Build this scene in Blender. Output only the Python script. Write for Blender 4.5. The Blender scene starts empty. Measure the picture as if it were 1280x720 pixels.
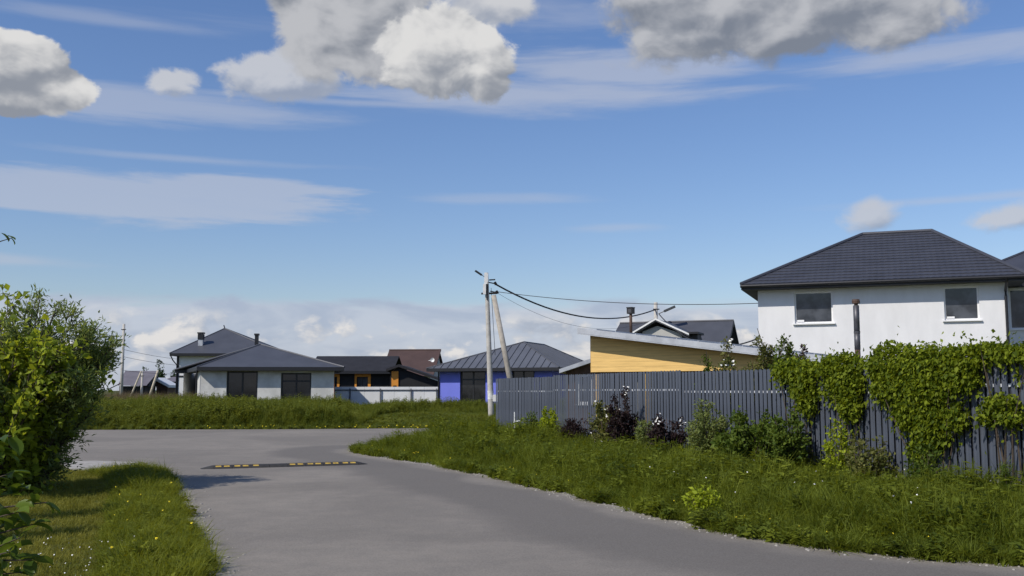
import bpy, math, random
import numpy as np
from mathutils import Vector, Matrix
from mathutils.geometry import delaunay_2d_cdt

R = math.radians
rnd = random.Random(7)
nrg = np.random.default_rng(11)
scene = bpy.context.scene
col = scene.collection

# ------------------------------------------------------------------ camera
CAM_H = 1.55
PITCH = math.atan(128 / 1244.4)
cam_d = bpy.data.cameras.new('camera')
cam_d.sensor_width = 36.0
cam_d.lens = 35.0
cam_d.clip_start = 0.05
cam_d.clip_end = 6000
cam = bpy.data.objects.new('camera', cam_d)
cam.location = (0, 0, CAM_H)
cam.rotation_euler = (math.pi / 2 + PITCH, 0, 0)
col.objects.link(cam)
scene.camera = cam

scene.render.engine = 'CYCLES'
scene.view_settings.view_transform = 'Standard'
scene.view_settings.look = 'None'
scene.view_settings.gamma = 1
scene.view_settings.use_curve_mapping = False
scene.view_settings.exposure = 0.0
scene.cycles.max_bounces = 5
scene.cycles.diffuse_bounces = 3
scene.cycles.transparent_max_bounces = 6

# ------------------------------------------------------------------ sun and sky
SUN_A = R(38)          # how far the sun stands from due left towards the viewer's back
SUN_E = R(43)
sun_dir = Vector((-math.cos(SUN_A) * math.cos(SUN_E), -math.sin(SUN_A) * math.cos(SUN_E), math.sin(SUN_E)))
sun_d = bpy.data.lights.new('sun', 'SUN')
sun_d.energy = 4.0
sun_d.angle = R(0.5)
sun_d.color = (1.0, 0.935, 0.84)
sun = bpy.data.objects.new('sun', sun_d)
sun.rotation_euler = (-sun_dir).to_track_quat('-Z', 'Y').to_euler()
col.objects.link(sun)


def ray(x, y):
    c, s = math.cos(PITCH), math.sin(PITCH)
    dx, up, f = x - 640.0, 360.0 - y, 1244.4
    return Vector((dx, f * c - up * s, f * s + up * c))


def G(x, y, z=0.0):
    d = ray(x, y)
    t = (z - CAM_H) / d.z
    return Vector((d.x * t, d.y * t, z))


def D(x, y, Y):
    d = ray(x, y)
    t = Y / d.y
    return Vector((d.x * t, Y, CAM_H + d.z * t))


def azel(x, y):
    d = ray(x, y).normalized()
    return math.degrees(math.atan2(d.x, d.y)), math.degrees(math.asin(d.z))


class NT:
    """small helper to write node maths as expressions"""
    def __init__(self, tree):
        self.t = tree
        self.n = tree.nodes
        self.l = tree.links

    def node(self, kind, **kw):
        n = self.n.new(kind)
        for k, v in kw.items():
            setattr(n, k, v)
        return n

    def put(self, sock, v):
        if hasattr(v, 'is_output') or isinstance(v, bpy.types.NodeSocket):
            self.l.new(v, sock)
        else:
            sock.default_value = v

    def m(self, op, a, b=None, c=None, clamp=False):
        n = self.node('ShaderNodeMath', operation=op, use_clamp=clamp)
        self.put(n.inputs[0], a)
        if b is not None:
            self.put(n.inputs[1], b)
        if c is not None:
            self.put(n.inputs[2], c)
        return n.outputs[0]

    def vm(self, op, a, b=None):
        n = self.node('ShaderNodeVectorMath', operation=op)
        self.put(n.inputs[0], a)
        if b is not None:
            self.put(n.inputs[1], b)
        return n.outputs[0]

    def smooth(self, v, a, b, lo=0.0, hi=1.0):
        n = self.node('ShaderNodeMapRange', interpolation_type='SMOOTHSTEP')
        self.put(n.inputs[0], v)
        n.inputs[1].default_value = a
        n.inputs[2].default_value = b
        n.inputs[3].default_value = lo
        n.inputs[4].default_value = hi
        return n.outputs[0]

    def noise(self, vec, scale, detail=3.0, rough=0.55, dist=0.0):
        n = self.node('ShaderNodeTexNoise')
        if vec is not None:
            self.put(n.inputs['Vector'], vec)
        n.inputs['Scale'].default_value = scale
        n.inputs['Detail'].default_value = detail
        n.inputs['Roughness'].default_value = rough
        n.inputs['Distortion'].default_value = dist
        return n.outputs[0]

    def mix(self, f, a, b, blend='MIX'):
        n = self.node('ShaderNodeMix', data_type='RGBA', blend_type=blend)
        self.put(n.inputs[0], f)
        self.put(n.inputs[6], a if not isinstance(a, tuple) or len(a) == 4 else (*a, 1))
        self.put(n.inputs[7], b if not isinstance(b, tuple) or len(b) == 4 else (*b, 1))
        return n.outputs[2]


world = bpy.data.worlds.new('World')
scene.world = world
world.use_nodes = True
world.cycles.sampling_method = 'MANUAL'
world.cycles.sample_map_resolution = 512
W = NT(world.node_tree)
W.n.clear()
sky = W.node('ShaderNodeTexSky', sky_type='NISHITA')
sky.sun_disc = False
sky.sun_elevation = SUN_E
sky.sun_rotation = math.atan2(sun_dir.x, sun_dir.y)
sky.altitude = 100
sky.air_density = 1.25
sky.dust_density = 0.35
sky.ozone_density = 2.2
SKY_STRENGTH = 0.098

dirv = W.node('ShaderNodeTexCoord').outputs['Generated']
sep = W.node('ShaderNodeSeparateXYZ')
W.l.new(dirv, sep.inputs[0])
az = W.m('MULTIPLY', W.m('ARCTAN2', sep.outputs[0], sep.outputs[1]), 57.29578)
el = W.m('MULTIPLY', W.m('ARCSINE', sep.outputs[2]), 57.29578)
uu = W.m('SUBTRACT', W.m('PINGPONG', W.m('ADD', az, 30.0), 60.0), 30.0)   # the same cloudscape goes on all round


def ellipse_nodes(items, ox=0.0, oy=0.0):
    best = None
    for (x0, y0, x1, y1) in items:
        a0, e0 = azel(x0, (y0 + y1) / 2)
        a1, e1 = azel(x1, (y0 + y1) / 2)
        _, et = azel((x0 + x1) / 2, y0)
        _, eb = azel((x0 + x1) / 2, y1)
        cx, cy, rx, ry = (a0 + a1) / 2, (et + eb) / 2, (a1 - a0) / 2, (et - eb) / 2
        dx = W.m('MULTIPLY_ADD', uu, 1 / rx, (ox - cx) / rx)
        dy = W.m('MULTIPLY_ADD', el, 1 / ry, (oy - cy) / ry)
        r2 = W.m('MULTIPLY_ADD', dx, dx, W.m('MULTIPLY', dy, dy))
        s = W.m('MULTIPLY_ADD', W.m('SQRT', r2), -1.0, 1.0)
        best = s if best is None else W.m('SMOOTH_MAX', best, s, 0.12)
    return best


sq_dir = W.vm('MULTIPLY', dirv, (1.0, 1.0, 1.45))
cl_big0 = W.noise(sq_dir, 9.0, 2.0, 0.5, 0.3)
cl_big2 = W.noise(W.vm('ADD', sq_dir, (-0.018, 0.0, 0.030)), 9.0, 2.0, 0.5, 0.3)
cl_rag = W.noise(sq_dir, 21.0, 9.0, 0.60, 0.25)
cl_n0 = W.noise(sq_dir, 21.0, 4.0, 0.50, 0.25)
cl_n1 = W.noise(W.vm('ADD', sq_dir, (-0.007, 0.0, 0.012)), 21.0, 4.0, 0.50, 0.25)


def cumulus(items, tones, soft=0.13, rag=1.0, bias=0.45, relief=1.9, under=0.75):
    s0, s1 = ellipse_nodes(items), ellipse_nodes(items, -0.5, 0.9)
    d = W.m('MULTIPLY_ADD', W.m('SUBTRACT', cl_big0, 0.5), 1.2, s0)
    d = W.m('MULTIPLY_ADD', W.m('SUBTRACT', cl_rag, 0.5), rag, d)
    alpha = W.smooth(d, 0.0, soft)
    li = W.m('MULTIPLY_ADD', W.m('SUBTRACT', cl_n0, cl_n1), relief, bias)
    li = W.m('MULTIPLY_ADD', W.m('SUBTRACT', cl_big0, cl_big2), 1.8, li)
    li = W.m('MULTIPLY_ADD', W.m('SUBTRACT', s0, s1), under, li)
    li = W.smooth(li, 0.0, 1.0)
    return alpha, W.mix(li, tones[0], tones[1])


skyc = sky.outputs[0]
hsv = W.node('ShaderNodeHueSaturation')
hsv.inputs['Saturation'].default_value = 1.08
W.l.new(skyc, hsv.inputs['Color'])
sky_lin = W.vm('SCALE', hsv.outputs[0])
sky_lin.node.inputs['Scale'].default_value = SKY_STRENGTH
cur = W.vm('MULTIPLY', sky_lin, (0.87, 0.925, 1.17))

# thin high cloud: long flat veils
flat = W.vm('MULTIPLY', dirv, (1.0, 1.0, 9.0))
fine = W.noise(flat, 6.0, 6.0, 0.6, 0.3)
fine2 = W.noise(W.vm('ADD', flat, (3.1, 1.7, 0.4)), 2.2, 5.0, 0.6, 0.5)
veils = [((-260, 203, 510, 284), 0.60, 0.35), ((-500, 75, 470, 142), 0.50, 0.8), ((330, 88, 1000, 150), 0.62, 0.8),
         ((560, 52, 1010, 122), 0.60, 0.7), ((900, 20, 1700, 78), 0.55, 0.8), ((-300, 308, 190, 334), 0.45, 0.8),
         ((480, 238, 760, 258), 0.35, 0.9), ((-60, 190, 500, 206), 0.30, 0.9), ((700, 276, 860, 292), 0.3, 0.9),
         ((980, 236, 1500, 256), 0.38, 0.9), ((-100, 8, 330, 36), 0.32, 0.9), ((120, 122, 860, 138), 0.40, 0.9)]
va = None
for box_, op, edge in veils:
    s = ellipse_nodes([box_])
    s = W.m('MULTIPLY_ADD', W.m('SUBTRACT', fine, 0.5), 1.5, s)
    a = W.smooth(s, 0.0, edge, 0.0, op)
    va = a if va is None else W.m('MAXIMUM', va, a)
gen = W.smooth(fine2, 0.50, 0.78, 0.0, 0.34)
gen = W.m('MULTIPLY', gen, W.smooth(el, 14.0, 22.0))
va = W.m('MAXIMUM', va, gen)
va = W.m('MULTIPLY', va, W.smooth(fine2, 0.12, 0.5, 0.55, 1.0), clamp=True)
cur = W.mix(va, cur, (0.50, 0.535, 0.63))

# bank of far cloud above the horizon
bn = W.noise(W.vm('MULTIPLY', dirv, (1.0, 1.0, 3.2)), 9.0, 6.0, 0.55, 0.4)
bn2 = W.noise(W.vm('ADD', W.vm('MULTIPLY', dirv, (1.0, 1.0, 1.8)), (0.7, 0.2, 0.1)), 19.0, 6.0, 0.55, 0.3)
bn3 = W.noise(W.vm('ADD', W.vm('MULTIPLY', dirv, (1.0, 1.0, 1.8)), (0.69, 0.2, 0.118)), 19.0, 4.0, 0.5, 0.3)
top = W.m('MULTIPLY_ADD', W.m('SUBTRACT', bn, 0.5), 2.2, el)
bank = W.smooth(top, 5.3, 4.6, 0.0, 0.85)
cur = W.mix(bank, cur, W.mix(W.smooth(bn, 0.38, 0.62), (0.40, 0.46, 0.59), (0.535, 0.58, 0.68)))
puff = W.m('MULTIPLY', W.smooth(bn2, 0.46, 0.60), W.smooth(el, 4.9, 3.4))
puffc = W.mix(W.m('MULTIPLY_ADD', W.m('SUBTRACT', bn2, bn3), 5.0, 0.45, clamp=True), (0.40, 0.445, 0.53), (0.80, 0.77, 0.74))
cur = W.mix(W.m('MULTIPLY', puff, 0.85), cur, puffc)

# fair-weather cumulus
white_t = ((0.27, 0.295, 0.345), (0.72, 0.715, 0.71))
grey_t = ((0.205, 0.23, 0.28), (0.50, 0.51, 0.54))
soft_t = ((0.33, 0.37, 0.455), (0.60, 0.61, 0.64))
for items, tn, kw, op in (
        ([(-80, 40, 104, 130), (-100, 88, 88, 154), (10, 74, 118, 138)], white_t, dict(bias=0.42), 1.0),
        ([(248, 58, 432, 138), (182, 78, 262, 122)], soft_t, dict(soft=0.42, rag=1.9, bias=0.46, relief=2.4), 0.85),
        ([(548, -34, 676, 40)], soft_t, dict(soft=0.3), 1.0),
        ([(322, -76, 560, 92), (318, -66, 460, 56), (430, 4, 570, 112)], grey_t, dict(bias=0.64, under=0.4, soft=0.22), 1.0),
        ([(472, 0, 640, 136), (556, 30, 648, 138)], white_t, dict(bias=0.52, under=0.7, rag=1.35, soft=0.2), 1.0),
        ([(748, -66, 1016, 92), (930, -56, 1236, 76), (860, -26, 1124, 90)], grey_t, dict(bias=0.46, soft=0.4, under=0.5, rag=1.3), 0.97),
        ([(1046, 244, 1138, 290), (1188, 252, 1330, 292)], ((0.31, 0.345, 0.425), (0.56, 0.57, 0.61)), dict(soft=0.75, rag=2.0, bias=0.5), 0.8)):
    ca_, cc_ = cumulus(items, tn, **kw)
    cur = W.mix(W.m('MULTIPLY', ca_, op), cur, cc_)

bg = W.node('ShaderNodeBackground')
W.l.new(cur, bg.inputs['Color'])
bg.inputs['Strength'].default_value = 1.0
wo = W.node('ShaderNodeOutputWorld')
W.l.new(bg.outputs[0], wo.inputs['Surface'])


# ------------------------------------------------------------------ materials
def new_mat(name):
    m = bpy.data.materials.new(name)
    m.use_nodes = True
    nt = NT(m.node_tree)
    nt.n.clear()
    out = nt.node('ShaderNodeOutputMaterial')
    return m, nt, out


def surf(name, c, rough=0.7, var=0.12, scale=3.0, bump=0.0, bscale=40.0, metal=0.0, spec=0.4, c2=None, stretch=(1, 1, 1)):
    m, t, out = new_mat(name)
    p = t.node('ShaderNodeBsdfPrincipled')
    co = t.node('ShaderNodeTexCoord').outputs['Object']
    v = t.vm('MULTIPLY', co, stretch)
    n = t.noise(v, scale, 5.0, 0.6)
    f = t.smooth(n, 0.3, 0.7)
    lo = tuple(x * (1 - var) for x in c)
    hi = tuple(min(1, x * (1 + var)) for x in c) if c2 is None else c2
    t.l.new(t.mix(f, lo, hi), p.inputs['Base Color'])
    p.inputs['Roughness'].default_value = rough
    p.inputs['Metallic'].default_value = metal
    p.inputs['Specular IOR Level'].default_value = spec
    if bump:
        b = t.node('ShaderNodeBump')
        b.inputs['Strength'].default_value = bump
        b.inputs['Distance'].default_value = 0.01
        t.l.new(t.noise(v, bscale, 3.0, 0.6), b.inputs['Height'])
        t.l.new(b.outputs[0], p.inputs['Normal'])
    t.l.new(p.outputs[0], out.inputs[0])
    return m


def leafy(name, ca, cb, trans=0.35, rand='island', rough=0.6, spec=0.16, patch=0.0):
    m, t, out = new_mat(name)
    if rand == 'island':
        r = t.node('ShaderNodeNewGeometry').outputs['Random Per Island']
    else:
        r = t.node('ShaderNodeObjectInfo').outputs['Random']
    if patch:
        loc = t.node('ShaderNodeObjectInfo').outputs['Location'] if rand != 'island' else t.node('ShaderNodeNewGeometry').outputs['Position']
        pn = t.smooth(t.noise(loc, patch, 3.0, 0.6), 0.32, 0.68)
        r = t.m('MULTIPLY_ADD', r, 0.62, t.m('MULTIPLY', pn, 0.45))
    c = t.mix(r, ca, cb)
    p = t.node('ShaderNodeBsdfPrincipled')
    t.l.new(c, p.inputs['Base Color'])
    p.inputs['Roughness'].default_value = rough
    p.inputs['Specular IOR Level'].default_value = spec
    tr = t.node('ShaderNodeBsdfTranslucent')
    t.l.new(t.mix(0.6, c, (cb[0] * 1.7, cb[1] * 1.5, cb[2] * 0.6)), tr.inputs['Color'])
    mx = t.node('ShaderNodeMixShader')
    mx.inputs[0].default_value = trans
    t.l.new(p.outputs[0], mx.inputs[1])
    t.l.new(tr.outputs[0], mx.inputs[2])
    t.l.new(mx.outputs[0], out.inputs[0])
    return m


def glassy(name, tint=(0.025, 0.028, 0.032), rough=0.04):
    m, t, out = new_mat(name)
    p = t.node('ShaderNodeBsdfPrincipled')
    co = t.node('ShaderNodeTexCoord').outputs['Object']
    n = t.smooth(t.noise(co, 1.6, 3.0), 0.35, 0.65)
    t.l.new(t.mix(n, tuple(x * 0.6 for x in tint), tuple(x * 1.5 for x in tint)), p.inputs['Base Color'])
    p.inputs['Roughness'].default_value = rough
    p.inputs['Specular IOR Level'].default_value = 0.5
    p.inputs['IOR'].default_value = 1.5
    t.l.new(p.outputs[0], out.inputs[0])
    return m


M = {}
M['white_wall'] = surf('white_plaster', (0.745, 0.745, 0.75), 0.88, 0.05, 1.6, 0.25, 45, stretch=(1, 1, 0.35))
M['far_white'] = surf('far_white_plaster', (0.74, 0.74, 0.73), 0.85, 0.04, 0.8)
M['concrete_wall'] = surf('grey_plaster_wall', (0.58, 0.58, 0.555), 0.9, 0.14, 1.3, 0.1, 30)
M['blue_wall'] = surf('blue_plaster', (0.16, 0.19, 0.66), 0.85, 0.05, 1.0)
M['black_wall'] = surf('black_board', (0.012, 0.012, 0.014), 0.75, 0.3, 2.0)
M['orange'] = surf('orange_board', (0.68, 0.27, 0.035), 0.7, 0.08, 2.0)
M['pine'] = surf('pine_board', (0.76, 0.50, 0.175), 0.65, 0.13, 1.2, 0.1, 30, stretch=(1, 1, 14))
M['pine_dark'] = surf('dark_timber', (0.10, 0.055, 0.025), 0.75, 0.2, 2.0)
M['brown_wall'] = surf('brown_board', (0.085, 0.048, 0.03), 0.8, 0.2, 2.0)
M['roof_tile'] = surf('graphite_metal_tile', (0.052, 0.055, 0.069), 0.5, 0.12, 1.2, 0.05, 30, spec=0.5)
M['roof_far'] = surf('grey_metal_roof', (0.066, 0.070, 0.083), 0.5, 0.10, 0.8, spec=0.5)
M['roof_seam'] = surf('seamed_metal_roof', (0.105, 0.112, 0.130), 0.42, 0.10, 0.6, spec=0.5)
M['roof_black'] = surf('black_shingle_roof', (0.018, 0.018, 0.022), 0.8, 0.2, 2.0)
M['roof_brown'] = surf('brown_metal_roof', (0.070, 0.042, 0.036), 0.65, 0.12, 0.8)
M['roof_mauve'] = surf('weathered_roof', (0.15, 0.14, 0.16), 0.7, 0.12, 0.8)
M['fascia'] = surf('dark_fascia', (0.014, 0.015, 0.019), 0.5, 0.1, 2.0)
M['soffit'] = surf('dark_soffit', (0.05, 0.05, 0.055), 0.7, 0.1, 2.0)
M['galv'] = surf('galvanised_sheet', (0.44, 0.46, 0.49), 0.5, 0.16, 2.2, 0.1, 20, metal=0.25, spec=0.5)
M['rail'] = surf('galvanised_rail', (0.60, 0.62, 0.65), 0.45, 0.10, 3.0, metal=0.1)
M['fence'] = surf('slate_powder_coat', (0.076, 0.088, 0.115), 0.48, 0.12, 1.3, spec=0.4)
M['fence_dark'] = surf('painted_gap_shade', (0.030, 0.034, 0.043), 0.6, 0.12, 1.3, spec=0.3)  # back pickets coloured darker to paint in the shade between the front ones
M['post'] = surf('slate_post_paint', (0.060, 0.069, 0.088), 0.5, 0.12, 1.3)
M['white_frame'] = surf('white_window_frame', (0.80, 0.80, 0.80), 0.4, 0.03, 2.0)
M['dark_frame'] = surf('dark_window_frame', (0.018, 0.018, 0.020), 0.4, 0.1, 2.0)
M['glass'] = glassy('window_glass', (0.055, 0.060, 0.070))
M['glass_dark'] = glassy('dark_window_glass', (0.016, 0.017, 0.019), 0.06)
M['concrete'] = surf('pole_concrete', (0.46, 0.44, 0.40), 0.9, 0.16, 4.0, 0.2, 50)
M['strut'] = surf('weathered_strut', (0.36, 0.33, 0.285), 0.9, 0.18, 4.0, 0.2, 50)
M['wood_pale'] = surf('pale_timber', (0.45, 0.40, 0.31), 0.85, 0.15, 3.0)
M['pale_paint'] = surf('worn_white_paint', (0.62, 0.62, 0.60), 0.8, 0.2, 5.0)
M['paint_white'] = surf('white_paint', (0.78, 0.79, 0.78), 0.6, 0.06, 4.0)
M['steel'] = surf('stainless_flue', (0.10, 0.10, 0.108), 0.5, 0.25, 4.0, metal=0.6)
M['dark_metal'] = surf('dark_metal', (0.028, 0.027, 0.027), 0.45, 0.2, 5.0, metal=0.3)
M['rust'] = surf('rusty_pipe', (0.085, 0.05, 0.035), 0.7, 0.3, 6.0)
M['wire'] = surf('black_cable', (0.02, 0.021, 0.024), 0.6, 0.1, 5.0)
M['lamp'] = surf('lamp_housing', (0.05, 0.055, 0.06), 0.45, 0.1, 5.0)
M['porcelain'] = surf('pale_bracket', (0.72, 0.72, 0.70), 0.5, 0.05, 5.0)
M['rubber'] = surf('black_rubber', (0.035, 0.034, 0.033), 0.8, 0.25, 9.0)
M['yellow'] = surf('yellow_rubber', (0.46, 0.31, 0.06), 0.7, 0.25, 12.0)
M['gravel_c'] = surf('pale_concrete_apron', (0.34, 0.32, 0.29), 0.95, 0.18, 5.0, 0.2, 60)
M['bark'] = surf('brown_bark', (0.075, 0.058, 0.042), 0.9, 0.3, 12.0)
M['white_sheet'] = surf('white_fence_sheet', (0.74, 0.75, 0.74), 0.6, 0.06, 1.0)
M['grey_gable'] = surf('pale_grey_gable', (0.46, 0.46, 0.44), 0.85, 0.05, 1.0)
M['tree_far'] = leafy('far_tree_leaf', (0.022, 0.045, 0.018), (0.055, 0.085, 0.03), 0.2)
M['leaf_broad'] = leafy('broad_leaf', (0.085, 0.135, 0.012), (0.36, 0.43, 0.05), 0.48)
M['leaf_willow'] = leafy('willow_leaf', (0.10, 0.15, 0.045), (0.25, 0.31, 0.11), 0.45)
M['leaf_near'] = leafy('near_leaf', (0.040, 0.075, 0.012), (0.13, 0.19, 0.022), 0.36, rand='object', rough=0.4)
M['leaf_vine'] = leafy('vine_leaf', (0.040, 0.070, 0.004), (0.22, 0.27, 0.018), 0.34)
M['leaf_green'] = leafy('shrub_leaf', (0.040, 0.075, 0.010), (0.135, 0.185, 0.028), 0.33)
M['leaf_pale'] = leafy('pale_shrub_leaf', (0.10, 0.14, 0.035), (0.26, 0.30, 0.10), 0.33)
M['leaf_purple'] = leafy('purple_shrub_leaf', (0.016, 0.010, 0.012), (0.045, 0.026, 0.026), 0.2)
M['leaf_lime'] = leafy('lime_leaf', (0.19, 0.25, 0.012), (0.34, 0.40, 0.03), 0.35)
M['leaf_rose'] = leafy('rose_leaf', (0.065, 0.085, 0.02), (0.20, 0.20, 0.06), 0.3)
M['petal_white'] = surf('white_petal', (0.80, 0.79, 0.74), 0.8, 0.05, 5.0)
M['petal_yellow'] = surf('yellow_petal', (0.75, 0.58, 0.02), 0.8, 0.1, 5.0)
M['grass_verge'] = leafy('verge_grass_blade', (0.032, 0.058, 0.006), (0.200, 0.235, 0.024), 0.36, rand='object', patch=0.9)
M['grass_strip'] = leafy('strip_grass_blade', (0.058, 0.086, 0.007), (0.230, 0.252, 0.026), 0.36, rand='object', patch=1.4)
M['grass_lawn'] = leafy('lawn_grass_blade', (0.100, 0.118, 0.012), (0.265, 0.252, 0.048), 0.3, rand='object', patch=1.2)
M['grass_bank'] = leafy('meadow_grass_blade', (0.052, 0.084, 0.009), (0.200, 0.222, 0.032), 0.32, rand='object', patch=0.35)
M['grass_dry'] = leafy('dry_grass_blade', (0.12, 0.085, 0.045), (0.21, 0.165, 0.095), 0.25, rand='object')


def ground_material():
    m, t, out = new_mat('meadow_soil')
    p = t.node('ShaderNodeBsdfPrincipled')
    pos = t.node('ShaderNodeNewGeometry').outputs['Position']
    a = t.smooth(t.noise(pos, 0.6, 6.0, 0.65), 0.35, 0.65)
    b = t.smooth(t.noise(pos, 9.0, 5.0, 0.7), 0.3, 0.7)
    c = t.mix(a, (0.045, 0.062, 0.010), (0.095, 0.105, 0.024))
    c = t.mix(t.m('MULTIPLY', b, 0.5), c, (0.070, 0.058, 0.035))
    t.l.new(c, p.inputs['Base Color'])
    p.inputs['Roughness'].default_value = 0.95
    p.inputs['Specular IOR Level'].default_value = 0.1
    bu = t.node('ShaderNodeBump')
    bu.inputs['Distance'].default_value = 0.03
    bu.inputs['Strength'].default_value = 0.6
    t.l.new(t.noise(pos, 14.0, 4.0, 0.7), bu.inputs['Height'])
    t.l.new(bu.outputs[0], p.inputs['Normal'])
    t.l.new(p.outputs[0], out.inputs[0])
    return m


def asphalt_material():
    m, t, out = new_mat('old_asphalt')
    p = t.node('ShaderNodeBsdfPrincipled')
    pos = t.node('ShaderNodeNewGeometry').outputs['Position']
    edge = t.node('ShaderNodeAttribute', attribute_name='edge').outputs['Fac']
    rim = t.node('ShaderNodeAttribute', attribute_name='rim').outputs['Fac']
    wob = t.noise(pos, 0.5, 4.0, 0.6)
    big = t.smooth(t.noise(pos, 0.22, 5.0, 0.6, 0.6), 0.35, 0.66)
    mid = t.smooth(t.noise(pos, 2.3, 8.0, 0.72), 0.36, 0.64)
    grain = t.noise(pos, 60.0, 5.0, 0.75)
    e2 = t.m('MULTIPLY_ADD', t.m('SUBTRACT', wob, 0.5), 1.3, edge)
    worn = t.m('MULTIPLY', t.smooth(e2, 0.25, 0.7), t.smooth(e2, 2.5, 1.7))
    c = t.mix(big, (0.186, 0.165, 0.138), (0.262, 0.232, 0.193))
    c = t.mix(t.m('MULTIPLY', worn, 0.8), c, (0.119, 0.106, 0.091))
    c = t.mix(t.m('MULTIPLY', mid, 0.36), c, (0.142, 0.130, 0.113))
    spots = t.smooth(t.noise(pos, 5.5, 4.0, 0.7), 0.68, 0.74)
    c = t.mix(t.m('MULTIPLY', spots, 0.35), c, (0.26, 0.25, 0.23))
    dark = t.smooth(t.noise(t.vm('ADD', pos, (9.3, 2.2, 0.0)), 1.7, 4.0, 0.6), 0.68, 0.76)
    c = t.mix(t.m('MULTIPLY', dark, 0.35), c, (0.095, 0.092, 0.09))
    wob2 = t.noise(pos, 7.0, 4.0, 0.7)
    sand = t.smooth(t.m('MULTIPLY_ADD', t.m('SUBTRACT', wob2, 0.5), 0.35, rim), 0.22, 0.06)
    c = t.mix(t.m('MULTIPLY', sand, 0.75), c, (0.31, 0.285, 0.24))
    c = t.mix(t.smooth(grain, 0.36, 0.64), t.mix(0.20, c, (0.05, 0.05, 0.05)), t.mix(0.13, c, (0.46, 0.44, 0.41)))
    t.l.new(c, p.inputs['Base Color'])
    p.inputs['Roughness'].default_value = 0.85
    p.inputs['Specular IOR Level'].default_value = 0.3
    bu = t.node('ShaderNodeBump')
    bu.inputs['Distance'].default_value = 0.004
    bu.inputs['Strength'].default_value = 0.5
    t.l.new(grain, bu.inputs['Height'])
    t.l.new(bu.outputs[0], p.inputs['Normal'])
    t.l.new(p.outputs[0], out.inputs[0])
    return m


M['ground'] = ground_material()
M['asphalt'] = asphalt_material()


# ------------------------------------------------------------------ mesh helpers
class MB:
    def __init__(self):
        self.v, self.f = [], []

    def add(self, vs, fs):
        o = len(self.v)
        self.v += [tuple(p) for p in vs]
        self.f += [tuple(i + o for i in q) for q in fs]
        return self

    def box(self, x0, x1, y0, y1, z0, z1):
        vs = [(x0, y0, z0), (x1, y0, z0), (x1, y1, z0), (x0, y1, z0), (x0, y0, z1), (x1, y0, z1), (x1, y1, z1), (x0, y1, z1)]
        return self.add(vs, [(0, 3, 2, 1), (4, 5, 6, 7), (0, 1, 5, 4), (1, 2, 6, 5), (2, 3, 7, 6), (3, 0, 4, 7)])

    def prism(self, poly, axis, a, b):
        """2-D polygon (counter-clockwise) pushed along an axis: 'z' -> (x,y), 'y' -> (x,z), 'x' -> (y,z)"""
        n = len(poly)

        def P(p, h):
            return {'z': (p[0], p[1], h), 'y': (p[0], h, p[1]), 'x': (h, p[0], p[1])}[axis]
        vs = [P(p, a) for p in poly] + [P(p, b) for p in poly]
        fs = [tuple(range(n))[::-1], tuple(range(n, 2 * n))] + [(i, (i + 1) % n, n + (i + 1) % n, n + i) for i in range(n)]
        return self.add(vs, fs)

    def beam(self, p0, p1, w, h=None, up=(0, 0, 1)):
        h = w if h is None else h
        p0, p1 = Vector(p0), Vector(p1)
        d = (p1 - p0).normalized()
        u = Vector(up)
        if abs(d.dot(u)) > 0.98:
            u = Vector((0, 1, 0))
        s = d.cross(u).normalized() * (w / 2)
        t = s.cross(d).normalized() * (h / 2)
        vs = [p0 - s - t, p0 + s - t, p0 + s + t, p0 - s + t, p1 - s - t, p1 + s - t, p1 + s + t, p1 - s + t]
        return self.add(vs, [(0, 3, 2, 1), (4, 5, 6, 7), (0, 1, 5, 4), (1, 2, 6, 5), (2, 3, 7, 6), (3, 0, 4, 7)])

    def tube(self, pts, rad, n=8, cap=True):
        pts = [Vector(p) for p in pts]
        if not hasattr(rad, '__len__'):
            rad = [rad] * len(pts)
        vs, fs = [], []
        for i, p in enumerate(pts):
            d = (pts[min(i + 1, len(pts) - 1)] - pts[max(i - 1, 0)])
            d = d.normalized() if d.length > 1e-9 else Vector((0, 0, 1))
            u = Vector((0, 0, 1)) if abs(d.z) < 0.9 else Vector((1, 0, 0))
            s = d.cross(u).normalized()
            t = s.cross(d)
            for k in range(n):
                a = 2 * math.pi * k / n
                vs.append(p + (s * math.cos(a) + t * math.sin(a)) * rad[i])
        for i in range(len(pts) - 1):
            for k in range(n):
                a, b = i * n + k, i * n + (k + 1) % n
                fs.append((a, b, b + n, a + n))
        if cap:
            fs.append(tuple(range(n))[::-1])
            fs.append(tuple(range((len(pts) - 1) * n, len(pts) * n)))
        return self.add(vs, fs)

    def mesh(self, name, m, smooth=False):
        me = bpy.data.meshes.new(name)
        me.from_pydata(self.v, [], self.f)
        me.materials.append(M[m] if isinstance(m, str) else m)
        if smooth:
            me.polygons.foreach_set('use_smooth', [True] * len(me.polygons))
        me.update()
        return me

    def build(self, name, m, parent=None, smooth=False):
        return link(name, self.mesh(name, m, smooth), parent)


def link(name, me, parent=None):
    o = bpy.data.objects.new(name, me)
    col.objects.link(o)
    if parent is not None:
        o.parent = parent
    return o


def tag(o, label=None, cat=None, group=None, kind=None):
    if label:
        o['label'] = label
    if cat:
        o['category'] = cat
    if group:
        o['group'] = group
    if kind:
        o['kind'] = kind
    return o


def empty(name, loc=(0, 0, 0), rz=0.0):
    o = bpy.data.objects.new(name, None)
    o.empty_display_size = 0.2
    o.location = loc
    o.rotation_euler = (0, 0, rz)
    col.objects.link(o)
    return o


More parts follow.
